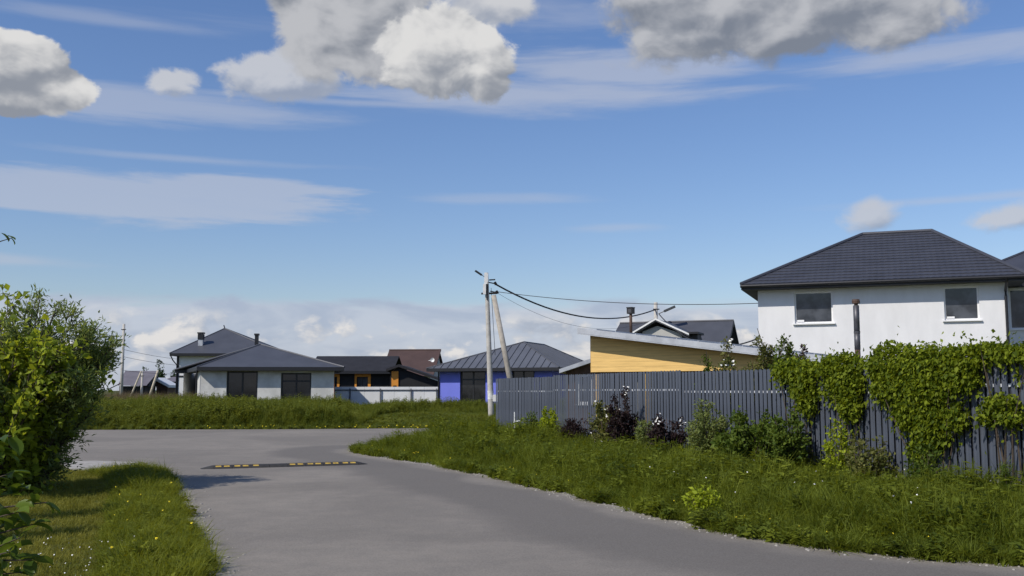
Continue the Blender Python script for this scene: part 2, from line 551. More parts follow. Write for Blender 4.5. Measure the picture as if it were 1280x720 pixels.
class Frame:
    """a building's own axes: x along its front, y into its depth, z up"""
    def __init__(self, p, rz):
        self.p = Vector((p[0], p[1], 0))
        self.rz = rz
        self.ex = Vector((math.cos(rz), math.sin(rz), 0))
        self.ey = Vector((-math.sin(rz), math.cos(rz), 0))

    def px(self, x, y, ly=0.0):
        d = ray(x, y)
        o = Vector((0, 0, CAM_H)) - (self.p + self.ey * ly)
        t = -o.dot(self.ey) / d.dot(self.ey)
        q = o + d * t
        return q.dot(self.ex), q.z

    def x(self, x, ly=0.0):
        return self.px(x, 480, ly)[0]

    def z(self, x, y, ly=0.0):
        return self.px(x, y, ly)[1]

    def local(self, p):
        q = Vector(p) - self.p
        return Vector((q.dot(self.ex), q.dot(self.ey), q.z))

    def world(self, x, y, z=0):
        q = self.p + self.ex * x + self.ey * y
        return Vector((q.x, q.y, z))


def wall_face(mb, x0, x1, z0, z1, holes, y=0.0, depth=0.14):
    """a wall in the plane y with real openings (x0,x1,z0,z1) and reveals"""
    xs = sorted({x0, x1, *[h[0] for h in holes], *[h[1] for h in holes]})
    zs = sorted({z0, z1, *[h[2] for h in holes], *[h[3] for h in holes]})
    for i in range(len(xs) - 1):
        for k in range(len(zs) - 1):
            cx, cz = (xs[i] + xs[i + 1]) / 2, (zs[k] + zs[k + 1]) / 2
            if any(h[0] < cx < h[1] and h[2] < cz < h[3] for h in holes):
                continue
            mb.add([(xs[i], y, zs[k]), (xs[i + 1], y, zs[k]), (xs[i + 1], y, zs[k + 1]), (xs[i], y, zs[k + 1])], [(0, 1, 2, 3)])
    for (a, b, c, d) in holes:
        q = y + depth
        mb.add([(a, y, c), (b, y, c), (b, y, d), (a, y, d), (a, q, c), (b, q, c), (b, q, d), (a, q, d)],
               [(0, 4, 5, 1), (1, 5, 6, 2), (2, 6, 7, 3), (3, 7, 4, 0)])


def window(parent, a, b, c, d, y, depth, frame='white_frame', glass='glass', fw=0.07, mull=(), trans=(), sill=False):
    q = y + depth * 0.55
    fr = MB()
    fr.box(a, b, q, q + 0.07, c, c + fw).box(a, b, q, q + 0.07, d - fw, d)
    fr.box(a, a + fw, q + 0.001, q + 0.069, c + fw, d - fw).box(b - fw, b, q + 0.001, q + 0.069, c + fw, d - fw)
    w = fr.build('window', frame, parent)
    xs = [a + fw] + [x for m in mull for x in (m - fw / 2, m + fw / 2)] + [b - fw]
    zs = [c + fw] + [z for m in trans for z in (m - fw / 2, m + fw / 2)] + [d - fw]
    for m in mull:
        MB().box(m - fw / 2, m + fw / 2, q + 0.002, q + 0.068, c + fw, d - fw).build('mullion', frame, w)
    for i in range(0, len(xs), 2):
        for m in trans:
            MB().box(xs[i], xs[i + 1], q + 0.004, q + 0.066, m - fw / 2, m + fw / 2).build('transom', frame, w)
        for k in range(0, len(zs), 2):
            MB().box(xs[i], xs[i + 1], q + 0.03, q + 0.045, zs[k], zs[k + 1]).build('pane', glass, w)
    if sill:
        MB().box(a - 0.07, b + 0.07, y - 0.09, q, c - 0.05, c - 0.004).build('sill', frame, w)
    return w


def cap_line(pts, r, name, m, parent):
    mb = MB()
    for p, q in zip(pts[:-1], pts[1:]):
        mb.tube([p, q], r, 6)
    return mb.build(name, m, parent)


def poly_roof(parent, eave, apexes, z_e, mat, thick=0.16, cap=0.06, capmat=None, facemap=None):
    """roof over a convex eave polygon (ccw, xy); apexes: list of (x,y,z); facemap: per eave edge tuple of apex ids"""
    n = len(eave)
    vs = [(p[0], p[1], z_e) for p in eave] + [tuple(a) for a in apexes]
    fs = []
    for i in range(n):
        ids = facemap[i] if facemap else (0,)
        fs.append((i, (i + 1) % n) + tuple(n + k for k in ids))
    base = len(vs)
    vs += [(p[0], p[1], z_e - thick) for p in eave]
    roof = MB().add(vs, fs).build('roof', mat, parent)
    fa = MB()
    for i in range(n):
        j = (i + 1) % n
        fa.add([vs[base + i], vs[base + j], (eave[j][0], eave[j][1], z_e - 0.004), (eave[i][0], eave[i][1], z_e - 0.004)], [(0, 1, 2, 3)])
    fa.build('fascia', 'fascia', roof)
    MB().add([vs[base + i] for i in range(n)], [tuple(range(n))[::-1]]).build('soffit', 'soffit', roof)
    if cap:
        done = set()
        for i in range(n):
            ids = facemap[i] if facemap else (0,)
            for c_, k in (((i + 1) % n, ids[0]), (i, ids[-1])):
                if (c_, k) not in done:
                    done.add((c_, k))
                    MB().tube([vs[c_], apexes[k]], cap, 6).build('hip_cap', capmat or mat, roof)
        if len(apexes) > 1:
            MB().tube(apexes, cap, 6).build('ridge_cap', capmat or mat, roof)
    return roof


# ------------------------------------------------------------------ ground and road
def smoothstep(x, a, b):
    t = np.clip((x - a) / (b - a), 0, 1)
    return t * t * (3 - 2 * t)


def ground_z(x, y):
    x, y = np.asarray(x, float), np.asarray(y, float)
    far = smoothstep(y, 40.5, 47) * 0.30
    return far - 0.0


def build_ground():
    xs = np.unique(np.concatenate([np.linspace(-2500, -60, 14), np.linspace(-60, 60, 61), np.linspace(60, 2500, 14)]))
    ys = np.unique(np.concatenate([np.linspace(-400, -20, 6), np.linspace(-20, 80, 101), np.linspace(80, 3500, 16)]))
    X, Y = np.meshgrid(xs, ys)
    Z = ground_z(X, Y)
    v = np.stack([X.ravel(), Y.ravel(), Z.ravel()], 1)
    nx = len(xs)
    f = [(j * nx + i, j * nx + i + 1, (j + 1) * nx + i + 1, (j + 1) * nx + i) for j in range(len(ys) - 1) for i in range(nx - 1)]
    me = bpy.data.meshes.new('ground')
    me.from_pydata(v.tolist(), [], f)
    me.materials.append(M['ground'])
    tag(link('ground', me), 'flat grassy ground of the settlement', kind='structure')


build_ground()

RIGHT_PX = [(1280, 709), (1180, 701), (1080, 692), (1000, 683), (900, 665), (800, 641), (700, 616), (600, 593), (530, 580), (475, 571.5)]
NOSE_PX = [(452, 567.5), (446, 565), (450, 562), (470, 559), (505, 556), (550, 551), (580, 545), (604, 538.5)]
FAR_PX = [(612, 535.5), (480, 536), (350, 537), (150, 537.5), (-250, 540)]
SIDE_PX = [(-300, 574), (60, 576), (130, 583), (180, 588), (206, 591)]
LEFT_PX = [(213, 601), (222, 617), (237, 648), (255, 688), (273, 724)]


def wiggle(pts, amp, step, seed):
    r = random.Random(seed)
    out = []
    for p, q in zip(pts[:-1], pts[1:]):
        n = max(1, int((q - p).length / step))
        for k in range(n):
            a = p.lerp(q, k / n)
            out.append(Vector((a.x + r.uniform(-amp, amp), a.y + r.uniform(-amp, amp))))
    out.append(pts[-1])
    return out


def flat2(px):
    return [G(*p).xy for p in px]


right_line = [Vector((26, 1.5)), Vector((12, 5.6)), Vector((7.2, 7.8))] + flat2(RIGHT_PX)
nose_line = flat2(NOSE_PX)
left_line = flat2(LEFT_PX) + [Vector((-2.45, 5.0)), Vector((-2.6, -14))]
road_poly = (wiggle(right_line + nose_line, 0.06, 0.3, 3) + wiggle(flat2(FAR_PX), 0.07, 0.6, 4) + flat2(SIDE_PX) +
             wiggle(left_line, 0.05, 0.4, 5) + [Vector((26, -14))])


def seg_dist(P, line):
    d = np.full(len(P), 1e9)
    for a, b in zip(line[:-1], line[1:]):
        a, b = np.array(a), np.array(b)
        ab = b - a
        t = np.clip(((P - a) @ ab) / max(ab @ ab, 1e-9), 0, 1)
        d = np.minimum(d, np.linalg.norm(P - (a + t[:, None] * ab), axis=1))
    return d


def inside(P, poly):
    P = np.asarray(P)
    c = np.zeros(len(P), bool)
    n = len(poly)
    for i in range(n):
        x0, y0 = poly[i]
        x1, y1 = poly[(i + 1) % n]
        if y0 == y1:
            continue
        k = (y0 > P[:, 1]) != (y1 > P[:, 1])
        xc = (x1 - x0) * (P[:, 1] - y0) / (y1 - y0) + x0
        c ^= k & (P[:, 0] < xc)
    return c


def build_road():
    n = len(road_poly)
    gx, gy = np.meshgrid(np.arange(-26, 14, 0.45), np.arange(-2, 41, 0.45))
    P = np.stack([gx.ravel(), gy.ravel()], 1)
    P = P[inside(P, road_poly)]
    P = P[seg_dist(P, road_poly + [road_poly[0]]) > 0.12]
    rl = [np.array(p) for p in road_poly]
    rim2 = []
    verts = [Vector(p) for p in road_poly] + [Vector(p) for p in P]
    out = delaunay_2d_cdt(verts, [], [list(range(n))], 1, 1e-5)
    vs, fs = out[0], out[2]
    me = bpy.data.meshes.new('road')
    me.from_pydata([(v.x, v.y, 0.012) for v in vs], [], [tuple(f) for f in fs])
    A = np.array([(v.x, v.y) for v in vs])
    e = seg_dist(A, right_line + nose_line[:3])
    rim = seg_dist(A, road_poly[:-1])
    for nm, val in (('edge', e), ('rim', rim)):
        at = me.attributes.new(nm, 'FLOAT', 'POINT')
        at.data.foreach_set('value', val.astype(np.float32))
    me.materials.append(M['asphalt'])
    o = link('road', me)
    if o.data.polygons[0].normal.z < 0:
        o.data.flip_normals()
    tag(o, 'worn grey asphalt road curving to a junction', kind='structure')


build_road()

# pale concrete apron of the side drive
ap = [G(95, 590), G(150, 589), G(187, 586), G(172, 579), G(120, 577), G(70, 578)]
MB().prism([(p.x, p.y) for p in ap], 'z', 0.0, 0.022).build('path', 'gravel_c')
tag(bpy.data.objects['path'], 'pale concrete apron beside the lawn', kind='structure')


# ------------------------------------------------------------------ speed bump
def speed_bump():
    p0, p1 = G(249, 586.8), G(460, 580.6)
    d = (p1 - p0)
    L = d.length
    root = empty('speed_bump', (p0.x, p0.y, 0.012), math.atan2(d.y, d.x))
    tag(root, 'black rubber speed bump with yellow blocks across the road', 'speed bump')
    n = 8
    w = (L - 0.5) / n
    prof = [(-0.19, 0.0), (0.19, 0.0), (0.165, 0.024), (0.10, 0.054), (0.0, 0.062), (-0.10, 0.054), (-0.165, 0.024)]
    for k in range(n):
        x0 = 0.25 + k * w
        s = MB().prism(prof, 'x', x0 + 0.004, x0 + w - 0.004).build('segment', 'rubber', root)
        if k in (3,):
            continue
        for j in (0.28, 0.72):
            if k == 2 and j > 0.5:
                continue
            xm = x0 + w * j
            yb = [(-0.146, 0.036), (-0.13, 0.044), (-0.115, 0.0505), (-0.09, 0.0575), (-0.09, 0.03), (-0.13, 0.01)]
            MB().prism(yb[::-1], 'x', xm - 0.055, xm + 0.055).build('reflector', 'yellow', s)
            yb2 = [(-p[0], p[1]) for p in yb]
            # the far face carries its own block
            MB().prism(yb2, 'x', xm - 0.055, xm + 0.055).build('reflector', 'yellow', s)
    for xe, sx in ((0.25, -1), (L - 0.25, 1)):
        m = MB()
        vs = [(xe, p[0], p[1]) for p in prof] + [(xe + sx * 0.22, p[0] * 0.55, p[1] * 0.15) for p in prof]
        k = len(prof)
        m.add(vs, [tuple(range(k)), tuple(range(k, 2 * k))] + [(i, (i + 1) % k, k + (i + 1) % k, k + i) for i in range(k)])
        m.build('end_cap', 'rubber', root)


speed_bump()


# ------------------------------------------------------------------ the slate picket fence
F0 = Vector((-0.49, 32.0))
F1 = Vector((6.42, 12.4))
fdir = (F1 - F0).normalized()
F1x = F1 + fdir * 1.6
FLEN = (F1x - F0).length
FRZ = math.atan2(fdir.y, fdir.x)
fence_fr = Frame((F0.x, F0.y), FRZ)       # local -y looks to the road


def fence_step(s):
    return 0.09 if s > 19.2 else (0.035 if 5.0 < s < 12.0 else 0.0)


def picket_fence():
    root = empty('picket_fence', (F0.x, F0.y, 0), FRZ)
    tag(root, 'long slate grey metal picket fence behind the grass verge', 'fence')
    pw, dp, zb, zt = 0.099, 0.007, 0.10, 1.93
    prof = [(-pw / 2, 0), (-pw / 2 + 0.006, -dp), (-0.02, -dp), (-0.012, -dp * 0.25), (0.012, -dp * 0.25), (0.02, -dp), (pw / 2 - 0.006, -dp), (pw / 2, 0)]
    n = len(prof)
    mb = MB()
    drop = [0.022, 0.016, 0.003, 0.0, 0.0, 0.003, 0.016, 0.022]
    vs = [(p[0], p[1], zb) for p in prof] + [(p[0], p[1], zt - drop[i]) for i, p in enumerate(prof)]
    fs = [(i, i + 1, n + i + 1, n + i) for i in range(n - 1)] + [(n - 1, 0, n, 2 * n - 1), tuple(range(n, 2 * n)), tuple(range(n))[::-1]]
    me = mb.add(vs, fs).mesh('picket', 'fence')
    pitch = 0.134
    cnt = int(FLEN / pitch)
    for i in range(cnt):
        s = 0.06 + i * pitch
        o = link('picket', me, root)
        o.location = (s + rnd.uniform(-0.004, 0.004), -0.022, fence_step(s) + rnd.uniform(-0.006, 0.006))
        o.rotation_euler = (rnd.uniform(-0.004, 0.004), rnd.uniform(-0.004, 0.004), rnd.uniform(-0.02, 0.02))
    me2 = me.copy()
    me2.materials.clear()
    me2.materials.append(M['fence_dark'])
    # second row behind, its dark colour painting shade into the gaps; one stretch open
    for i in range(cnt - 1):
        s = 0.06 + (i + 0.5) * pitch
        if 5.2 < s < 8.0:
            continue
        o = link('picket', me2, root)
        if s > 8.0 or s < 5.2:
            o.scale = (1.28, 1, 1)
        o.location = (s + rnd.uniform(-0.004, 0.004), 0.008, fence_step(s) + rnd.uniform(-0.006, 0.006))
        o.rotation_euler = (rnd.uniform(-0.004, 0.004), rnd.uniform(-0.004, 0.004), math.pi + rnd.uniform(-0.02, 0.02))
    span = 2.4
    k = 0
    x = 0.03
    while x < FLEN:
        h = 1.86 + fence_step(x + 0.5)
        post = MB().box(x - 0.03, x + 0.03, 0.022, 0.082, -0.3, h).build('post', 'post', root)
        MB().box(x - 0.034, x + 0.034, 0.018, 0.086, h, h + 0.012).build('post_cap', 'post', post)
        a, b = x + 0.032, min(x + span - 0.032, FLEN)
        st = fence_step(x + 0.5)
        for z in (1.525, 0.30):
            MB().box(a, b, -0.018, 0.004, z - 0.02 + st, z + 0.02 + st).build('rail', 'rail', root)
        x += span


picket_fence()


# ------------------------------------------------------------------ white two-storey house
def tile_courses(name, mat, parent, eL, eR, rL, rR, ncourse, pitch=0.22):
    """rows of pressed metal tile on a hip face: eL,eR eave ends, rL,rR ridge ends"""
    eL, eR, rL, rR = map(Vector, (eL, eR, rL, rR))
    nrm = (eR - eL).cross(rL - eL).normalized()
    if nrm.z < 0:
        nrm = -nrm
    ax = (eR - eL).normalized()
    up = (rL - eL) - ax * (rL - eL).dot(ax)
    slope = up.length
    up = up / slope
    xl1, xr0, xr1 = (rL - eL).dot(ax), (eR - eL).length, (rR - eL).dot(ax)
    mb = MB()
    for c in range(ncourse):
        t0, t1 = c / ncourse, (c + 1) / ncourse
        a = xl1 * t0
        b = xr0 + (xr1 - xr0) * t0
        a2 = xl1 * t1
        b2 = xr0 + (xr1 - xr0) * t1
        n = max(4, int((b - a) / pitch * 4))
        vs = []
        for i in range(n + 1):
            x = a + (b - a) * i / n
            x2 = min(max(x, a2), b2)
            wv = 0.006 * math.sin(2 * math.pi * x / pitch)
            lo = eL + ax * x + up * (slope * t0) + nrm * (0.03 + wv)
            hi = eL + ax * x2 + up * (slope * t1) + nrm * (wv * 0.6)
            skirt = eL + ax * x + up * (slope * t0) + nrm * (wv * 0.6 - 0.004)
            vs += [skirt, lo, hi]
        fs = []
        for i in range(n):
            p, q = i * 3, i * 3 + 3
            fs += [(p, q, q + 1, p + 1), (p + 1, q + 1, q + 2, p + 2)]
        mb.add(vs, fs)
    return mb.build(name, mat, parent)


def white_house():
    ze = 5.65
    eL, eR = G(925, 355, ze), G(1280, 342, ze)
    ang = math.atan2(eR.y - eL.y, eR.x - eL.x)
    oh = 0.56
    fr0 = Frame(eL, ang)
    c = fr0.world(oh, oh)
    fr = Frame(c, ang)
    x_l = fr.x(950)
    fr = Frame(fr.world(x_l, 0), ang)
    Wd = fr.px(1262, 400)[0]
    Dp = 8.6
    root = empty('white_house', (fr.p.x, fr.p.y, 0), ang)
    tag(root, 'white two storey house with graphite hip roof behind the picket fence', 'house')
    zt = ze - 0.14
    w1 = (*[fr.px(x, 384)[0] for x in (993, 1041)], fr.z(1017, 404), fr.z(1017, 364.5))
    w2 = (*[fr.px(x, 380)[0] for x in (1180, 1224)], fr.z(1202, 400), fr.z(1202, 358))
    mb = MB()
    wall_face(mb, 0, Wd, 0, zt, [w1, w2], 0.0, 0.16)
    mb.add([(0, 0, 0), (0, Dp, 0), (0, Dp, zt), (0, 0, zt)], [(3, 2, 1, 0)])
    mb.add([(Wd, 0, 0), (Wd, 2.2, 0), (Wd, 2.2, zt), (Wd, 0, zt)], [(0, 1, 2, 3)])
    mb.add([(0, Dp, 0), (Wd + 5, Dp, 0), (Wd + 5, Dp, zt), (0, Dp, zt)], [(3, 2, 1, 0)])
    # recessed wing
    wv = (Wd + 0.25, Wd + 1.5, w2[2] - 0.25, w2[3] + 0.05)
    wall_face(mb, Wd, Wd + 5, 0, zt, [wv], 2.2, 0.16)
    mb.add([(Wd + 5, 2.2, 0), (Wd + 5, Dp, 0), (Wd + 5, Dp, zt), (Wd + 5, 2.2, zt)], [(0, 1, 2, 3)])
    mb.build('wall', 'white_wall', root)
    for w, y in ((w1, 0.0), (w2, 0.0), (wv, 2.2)):
        window(root, *w, y, 0.16, 'white_frame', 'glass', 0.06, sill=True)
    for w in (w1, w2):       # things standing on the sills inside show as small pale shapes
        MB().box(w[0] + 0.08, w[0] + 0.34, 0.06, 0.085, w[2] + 0.065, w[2] + 0.14).build('sill_vent', 'white_frame', root)
    # roof
    x0, x1, y0, y1 = -oh, Wd + oh, -oh, Dp + oh
    ry = (y0 + y1) / 2
    ra, rb = fr.px(1078, 293, ry), fr.px(1165, 288, ry)
    zr = (ra[1] + rb[1]) / 2
    eave = [(x0, y0), (x1, y0), (x1, y1), (x0, y1)]
    aps = [(ra[0], ry, zr - 0.03), (rb[0], ry, zr - 0.03)]
    roof = poly_roof(root, eave, aps, ze - 0.03, 'roof_tile', 0.20, 0, facemap=[(1, 0), (1,), (0, 1), (0,)])
    A, B = aps
    up = Vector((0, 0, 0.03))
    E = [Vector((p[0], p[1], ze - 0.03)) for p in eave]
    tile_courses('tile_slope', 'roof_tile', roof, E[0], E[1], A, B, 17)
    tile_courses('tile_slope', 'roof_tile', roof, E[3], E[0], A, A, 17)
    tile_courses('tile_slope', 'roof_tile', roof, E[1], E[2], B, B, 17)
    for p, q in ((E[0], A), (E[3], A), (E[1], B), (E[2], B)):
        MB().tube([Vector(p) + up, Vector(q) + up], 0.075, 8).build('hip_cap', 'roof_tile', roof)
    MB().tube([Vector(A) + up, Vector(B) + up], 0.08, 8).build('ridge_cap', 'roof_tile', roof)
    g = MB()
    g.tube([(x0 - 0.02, y0 - 0.06, ze - 0.10), (x1, y0 - 0.06, ze - 0.10)], 0.062, 8)
    g.build('gutter', 'fascia', roof)
    xd = fr.px(1258, 390)[0]
    MB().tube([(xd, y0 - 0.06, ze - 0.12), (xd, y0 + 0.02, ze - 0.26), (xd, -0.09, ze - 0.52), (xd, -0.08, ze - 0.75), (xd, -0.08, 0.2)], 0.05, 8).build('downpipe', 'fascia', root)
    # roof of the wing
    wx0, wx1 = Wd - 2.0, Wd + 5.6
    e2 = [(wx0, 2.2 - oh + 0.15), (wx1, 2.2 - oh + 0.15), (wx1, Dp + 0.4), (wx0, Dp + 0.4)]
    zw = fr.px(1280, 318, 4.5)[1]
    poly_roof(root, e2, [(Wd + 1.4, 5.2, zw + 0.25), (Wd + 3.2, 5.2, zw + 0.25)], ze - 0.05, 'roof_tile', 0.18, 0.06, facemap=[(1, 0), (1,), (0, 1), (0,)])
    return fr


white_fr = white_house()


# ------------------------------------------------------------------ yellow timber carport with the flue pipes
def clip_poly(poly, a, b, c):
    """keep the part of a 2-D polygon where a*x+b*y<=c"""
    out = []
    for p, q in zip(poly, poly[1:] + poly[:1]):
        dp, dq = a * p[0] + b * p[1] - c, a * q[0] + b * q[1] - c
        if dp <= 0:
            out.append(p)
        if (dp < 0 < dq) or (dq < 0 < dp):
            t = dp / (dp - dq)
            out.append((p[0] + t * (q[0] - p[0]), p[1] + t * (q[1] - p[1])))
    return out


def carport():
    pL, pR = D(738, 450, 29.0), D(1085, 450, 24.6)
    ang = math.atan2(pR.y - pL.y, pR.x - pL.x)
    fr = Frame((pL.x, pL.y), ang)
    root = empty('timber_carport', (pL.x, pL.y, 0), ang)
    tag(root, 'yellow pine clad shed with sloping galvanised roof behind the picket fence', 'shed')
    Wd = fr.x(1085)
    zl, zb = fr.z(738, 418.5), fr.z(760, 465)
    xr, zr_ = fr.px(930, 441)
    sl = (zl - zr_) / xr
    bw = 0.145
    k = 0
    z = zb
    while z < zl:
        poly = [(0.0, z + 0.0015), (Wd, z + 0.0015), (Wd, z + bw - 0.0015), (0.0, z + bw - 0.0015)]
        poly = clip_poly(poly, sl, 1.0, zl)
        if len(poly) >= 3:
            MB().prism(poly, 'y', 0.0, 0.022 + 0.003 * (k % 2)).build('plank', 'pine', root)
        z += bw
        k += 1
    # side boards on the open end and back
    bk = MB()
    bk.prism([(0.0, zb), (4.2, zb), (4.2, zl - 0.05), (0.0, zl - 0.02)], 'x', 0.002, 0.02)
    bk.build('side_cladding', 'pine', root)
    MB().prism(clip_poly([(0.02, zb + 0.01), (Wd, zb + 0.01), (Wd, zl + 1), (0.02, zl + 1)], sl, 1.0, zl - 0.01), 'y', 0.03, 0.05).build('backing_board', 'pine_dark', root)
    for xp in (fr.x(745), fr.x(808), fr.x(905), Wd - 0.1):
        MB().box(xp - 0.07, xp + 0.07, 0.06, 0.20, 0, zb + 0.2).build('post', 'pine', root)
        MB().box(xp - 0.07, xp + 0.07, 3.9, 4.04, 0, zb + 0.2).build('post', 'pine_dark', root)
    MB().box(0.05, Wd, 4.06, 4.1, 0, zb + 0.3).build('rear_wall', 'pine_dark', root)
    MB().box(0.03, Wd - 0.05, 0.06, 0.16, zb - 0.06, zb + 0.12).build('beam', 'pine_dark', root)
    # roof deck: galvanised edge towards the road
    xo0, xo1 = -0.14, Wd + 0.3

    def zt(x):
        return zl - sl * x + 0.015
    rf = MB()
    th = 0.15
    poly = [(xo0, zt(xo0)), (xo1, zt(xo1)), (xo1, zt(xo1) + th), (xo0, zt(xo0) + th)]
    rf.prism(poly, 'y', -0.50, 4.5)
    roof = rf.build('roof', 'galv', root)
    poly2 = [(xo0 - 0.02, zt(xo0) - 0.03), (xo1, zt(xo1) - 0.03), (xo1, zt(xo1) + 0.0), (xo0 - 0.02, zt(xo0) + 0.0)]
    MB().prism(poly2, 'y', -0.495, -0.46).build('drip_edge', 'galv', roof)
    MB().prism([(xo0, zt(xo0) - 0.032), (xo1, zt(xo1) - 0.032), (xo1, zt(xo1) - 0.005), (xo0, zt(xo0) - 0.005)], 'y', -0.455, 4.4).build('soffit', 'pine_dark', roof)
    # standing seams across the roof
    for i in range(1, 14):
        x = xo0 + i * 0.62
        if x < xo1:
            MB().beam((x, -0.49, zt(x) + th + 0.012), (x, 4.45, zt(x) + th + 0.012), 0.02, 0.03).build('seam', 'galv', roof)
    # dark flue with a boxed cap (thin pipe)
    x, y = fr.x(789.5, 1.6), 1.6
    z0, z1 = zt(x), fr.z(789.5, 384, 1.6)
    fl = empty('stove_pipe', fr.world(x, y, z0 + 0.1), ang)
    tag(fl, 'dark stove pipe with square cap above the yellow shed roof', 'chimney')
    hh = z1 - z0 - 0.1
    MB().tube([(0, 0, 0), (0, 0, hh - 0.12)], 0.045, 10).build('pipe', 'rust', fl, True)
    cp = MB()
    cp.box(-0.09, 0.09, -0.09, 0.09, hh - 0.20, hh - 0.03).build('cowl', 'dark_metal', fl)
    MB().box(-0.10, 0.10, -0.10, 0.10, hh - 0.028, hh).build('cap', 'dark_metal', fl)
    MB().box(-0.05, 0.05, -0.094, -0.091, hh - 0.17, hh - 0.06).build('vent', 'steel', fl)
    # stainless flue in front of the white house
    x, y = fr.x(1073.5, 1.2), 1.2
    z0, z1 = zt(x), fr.z(1073.5, 374, 1.2)
    fl = empty('flue_pipe', fr.world(x, y, z0 + 0.1), ang)
    tag(fl, 'stainless steel flue pipe with rusty cap before the white house wall', 'chimney')
    hh = z1 - z0 - 0.1
    MB().tube([(0, 0, 0), (0, 0, 0.3)], 0.072, 12).build('base_pipe', 'rust', fl, True)
    MB().tube([(0, 0, 0.3), (0, 0, hh * 0.45)], 0.078, 12).build('pipe', 'steel', fl, True)
    MB().tube([(0, 0, hh * 0.45), (0, 0, hh * 0.45 + 0.05)], 0.084, 12).build('clamp', 'steel', fl)
    MB().tube([(0, 0, hh * 0.45 + 0.05), (0, 0, hh - 0.16)], 0.078, 12).build('pipe', 'steel', fl, True)
    MB().tube([(0, 0, hh - 0.16), (0, 0, hh - 0.10)], [0.05, 0.05], 12).build('neck', 'rust', fl)
    MB().tube([(0, 0, hh - 0.11), (0, 0, hh - 0.05), (0, 0, hh)], [0.10, 0.105, 0.09], 12).build('cap', 'rust', fl)
    return fr


car_fr = carport()


# brown lean-to house with a white window, seen past the fence end of the shed
def brown_cabin():
    p = D(700, 470, 40.0)
    fr = Frame((p.x, p.y), R(-8))
    root = empty('brown_cabin', (p.x, p.y, 0), R(-8))
    tag(root, 'brown cabin with pale roof verge and white framed window behind the fence', 'cabin')
    x1 = fr.x(790)
    zl, zr = fr.z(699, 466), fr.z(738, 453)
    sl = (zr - zl) / (fr.x(738) - fr.x(699))
    w = (fr.x(721), fr.x(742), fr.z(730, 505), fr.z(730, 468))
    zw = zl + 0.05
    mb = MB()
    zt0 = min(w[3] + 0.12, 99)
    wall_face(mb, 0.25, x1, 0, zt0, [w], 0, 0.12)
    up_ = clip_poly([(0.25, zt0), (x1, zt0), (x1, zt0 + 3), (0.25, zt0 + 3)], -sl, 1.0, zl - 0.03)
    if len(up_) >= 3:
        mb.prism(up_, 'y', 0.0, 0.05)
    mb.add([(0.25, 0, 0), (0.25, 5, 0), (0.25, 5, zt0), (0.25, 0, zt0)], [(3, 2, 1, 0)])
    mb.build('wall', 'brown_wall', root)
    window(root, *w, 0.0, 0.12, 'white_frame', 'glass', 0.09, sill=True)
    xa, xb = 0.0, fr.x(790)
    za = zl
    MB().prism([(xa, za - 0.02), (xb, za + sl * xb - 0.02), (xb, za + sl * xb + 0.14), (xa, za + 0.14)], 'y', -0.35, 5.2).build('roof', 'galv', root)


brown_cabin()


# ------------------------------------------------------------------ blue house
def blue_house():
    ze = 2.95
    eL, eR = G(533, 460.5, ze), G(699, 456.5, ze)
    ang = R(-20)
    fr0 = Frame(eL, ang)
    We = fr0.x(699)
    oh = 0.65
    De = 11.0
    root = empty('blue_house', (eL.x, eL.y, 0), ang)
    tag(root, 'bright blue bungalow with seamed grey hip roof', 'house')
    ay = We * 0.36
    xa, za = fr0.px(655, 427.5, ay)
    by = De - We * 0.40
    xb = We * 0.52
    eave = [(0, 0), (We, 0), (We, De), (0, De)]
    aps = [(xa, ay, za), (xa, by, za)]
    roof = poly_roof(root, eave, aps, ze, 'roof_seam', 0.20, 0.06, 'roof_far', facemap=[(0,), (1, 0), (1,), (0, 1)])
    # seams run up the slope, at right angles to the eave
    A = Vector(aps[0])
    for i in range(1, int(We / 0.48)):
        x = i * 0.48
        t = x / xa if x < xa else (We - x) / (We - xa)
        if t > 0.04:
            p, q = Vector((x, 0, ze + 0.02)), Vector((x, ay * t, ze + (za - ze) * t + 0.02))
            MB().beam(p, q, 0.05, 0.06).build('seam', 'roof_seam', roof)
    for i in range(1, int(De / 0.48)):
        y = i * 0.48
        t = min(1.0, y / ay, (De - y) / (De - by))
        if t > 0.04:
            p, q = Vector((We, y, ze + 0.012)), Vector((We + (xa - We) * t, y, ze + (za - ze) * t + 0.012))
            MB().beam(p, q, 0.03, 0.03).build('seam', 'roof_seam', roof)
    x0, x1 = oh, We - oh
    zt = ze - 0.2
    d1 = (fr0.x(575, oh), fr0.x(607, oh), 0.15, fr0.z(590, 463.5, oh))
    d2 = (fr0.x(640, oh), fr0.x(668, oh), 0.9, fr0.z(650, 462.5, oh))
    mb = MB()
    wall_face(mb, x0, x1, 0, zt, [d1, d2], oh, 0.2)
    mb.add([(x1, oh, 0), (x1, De - oh, 0), (x1, De - oh, zt), (x1, oh, zt)], [(0, 1, 2, 3)])
    mb.add([(x0, oh, 0), (x0, De - oh, 0), (x0, De - oh, zt), (x0, oh, zt)], [(3, 2, 1, 0)])
    mb.build('wall', 'blue_wall', root)
    window(root, *d1, oh, 0.2, 'dark_frame', 'glass_dark', 0.10, mull=[(d1[0] + d1[1]) / 2], trans=[d1[3] - 0.55])
    window(root, *d2, oh, 0.2, 'dark_frame', 'glass_dark', 0.10, mull=[(d2[0] + d2[1]) / 2])
    MB().tube([(x0 - 0.05, oh - 0.06, zt), (x0 - 0.05, oh - 0.06, 0.2)], 0.05, 6).build('downpipe', 'fascia', root)


blue_house()


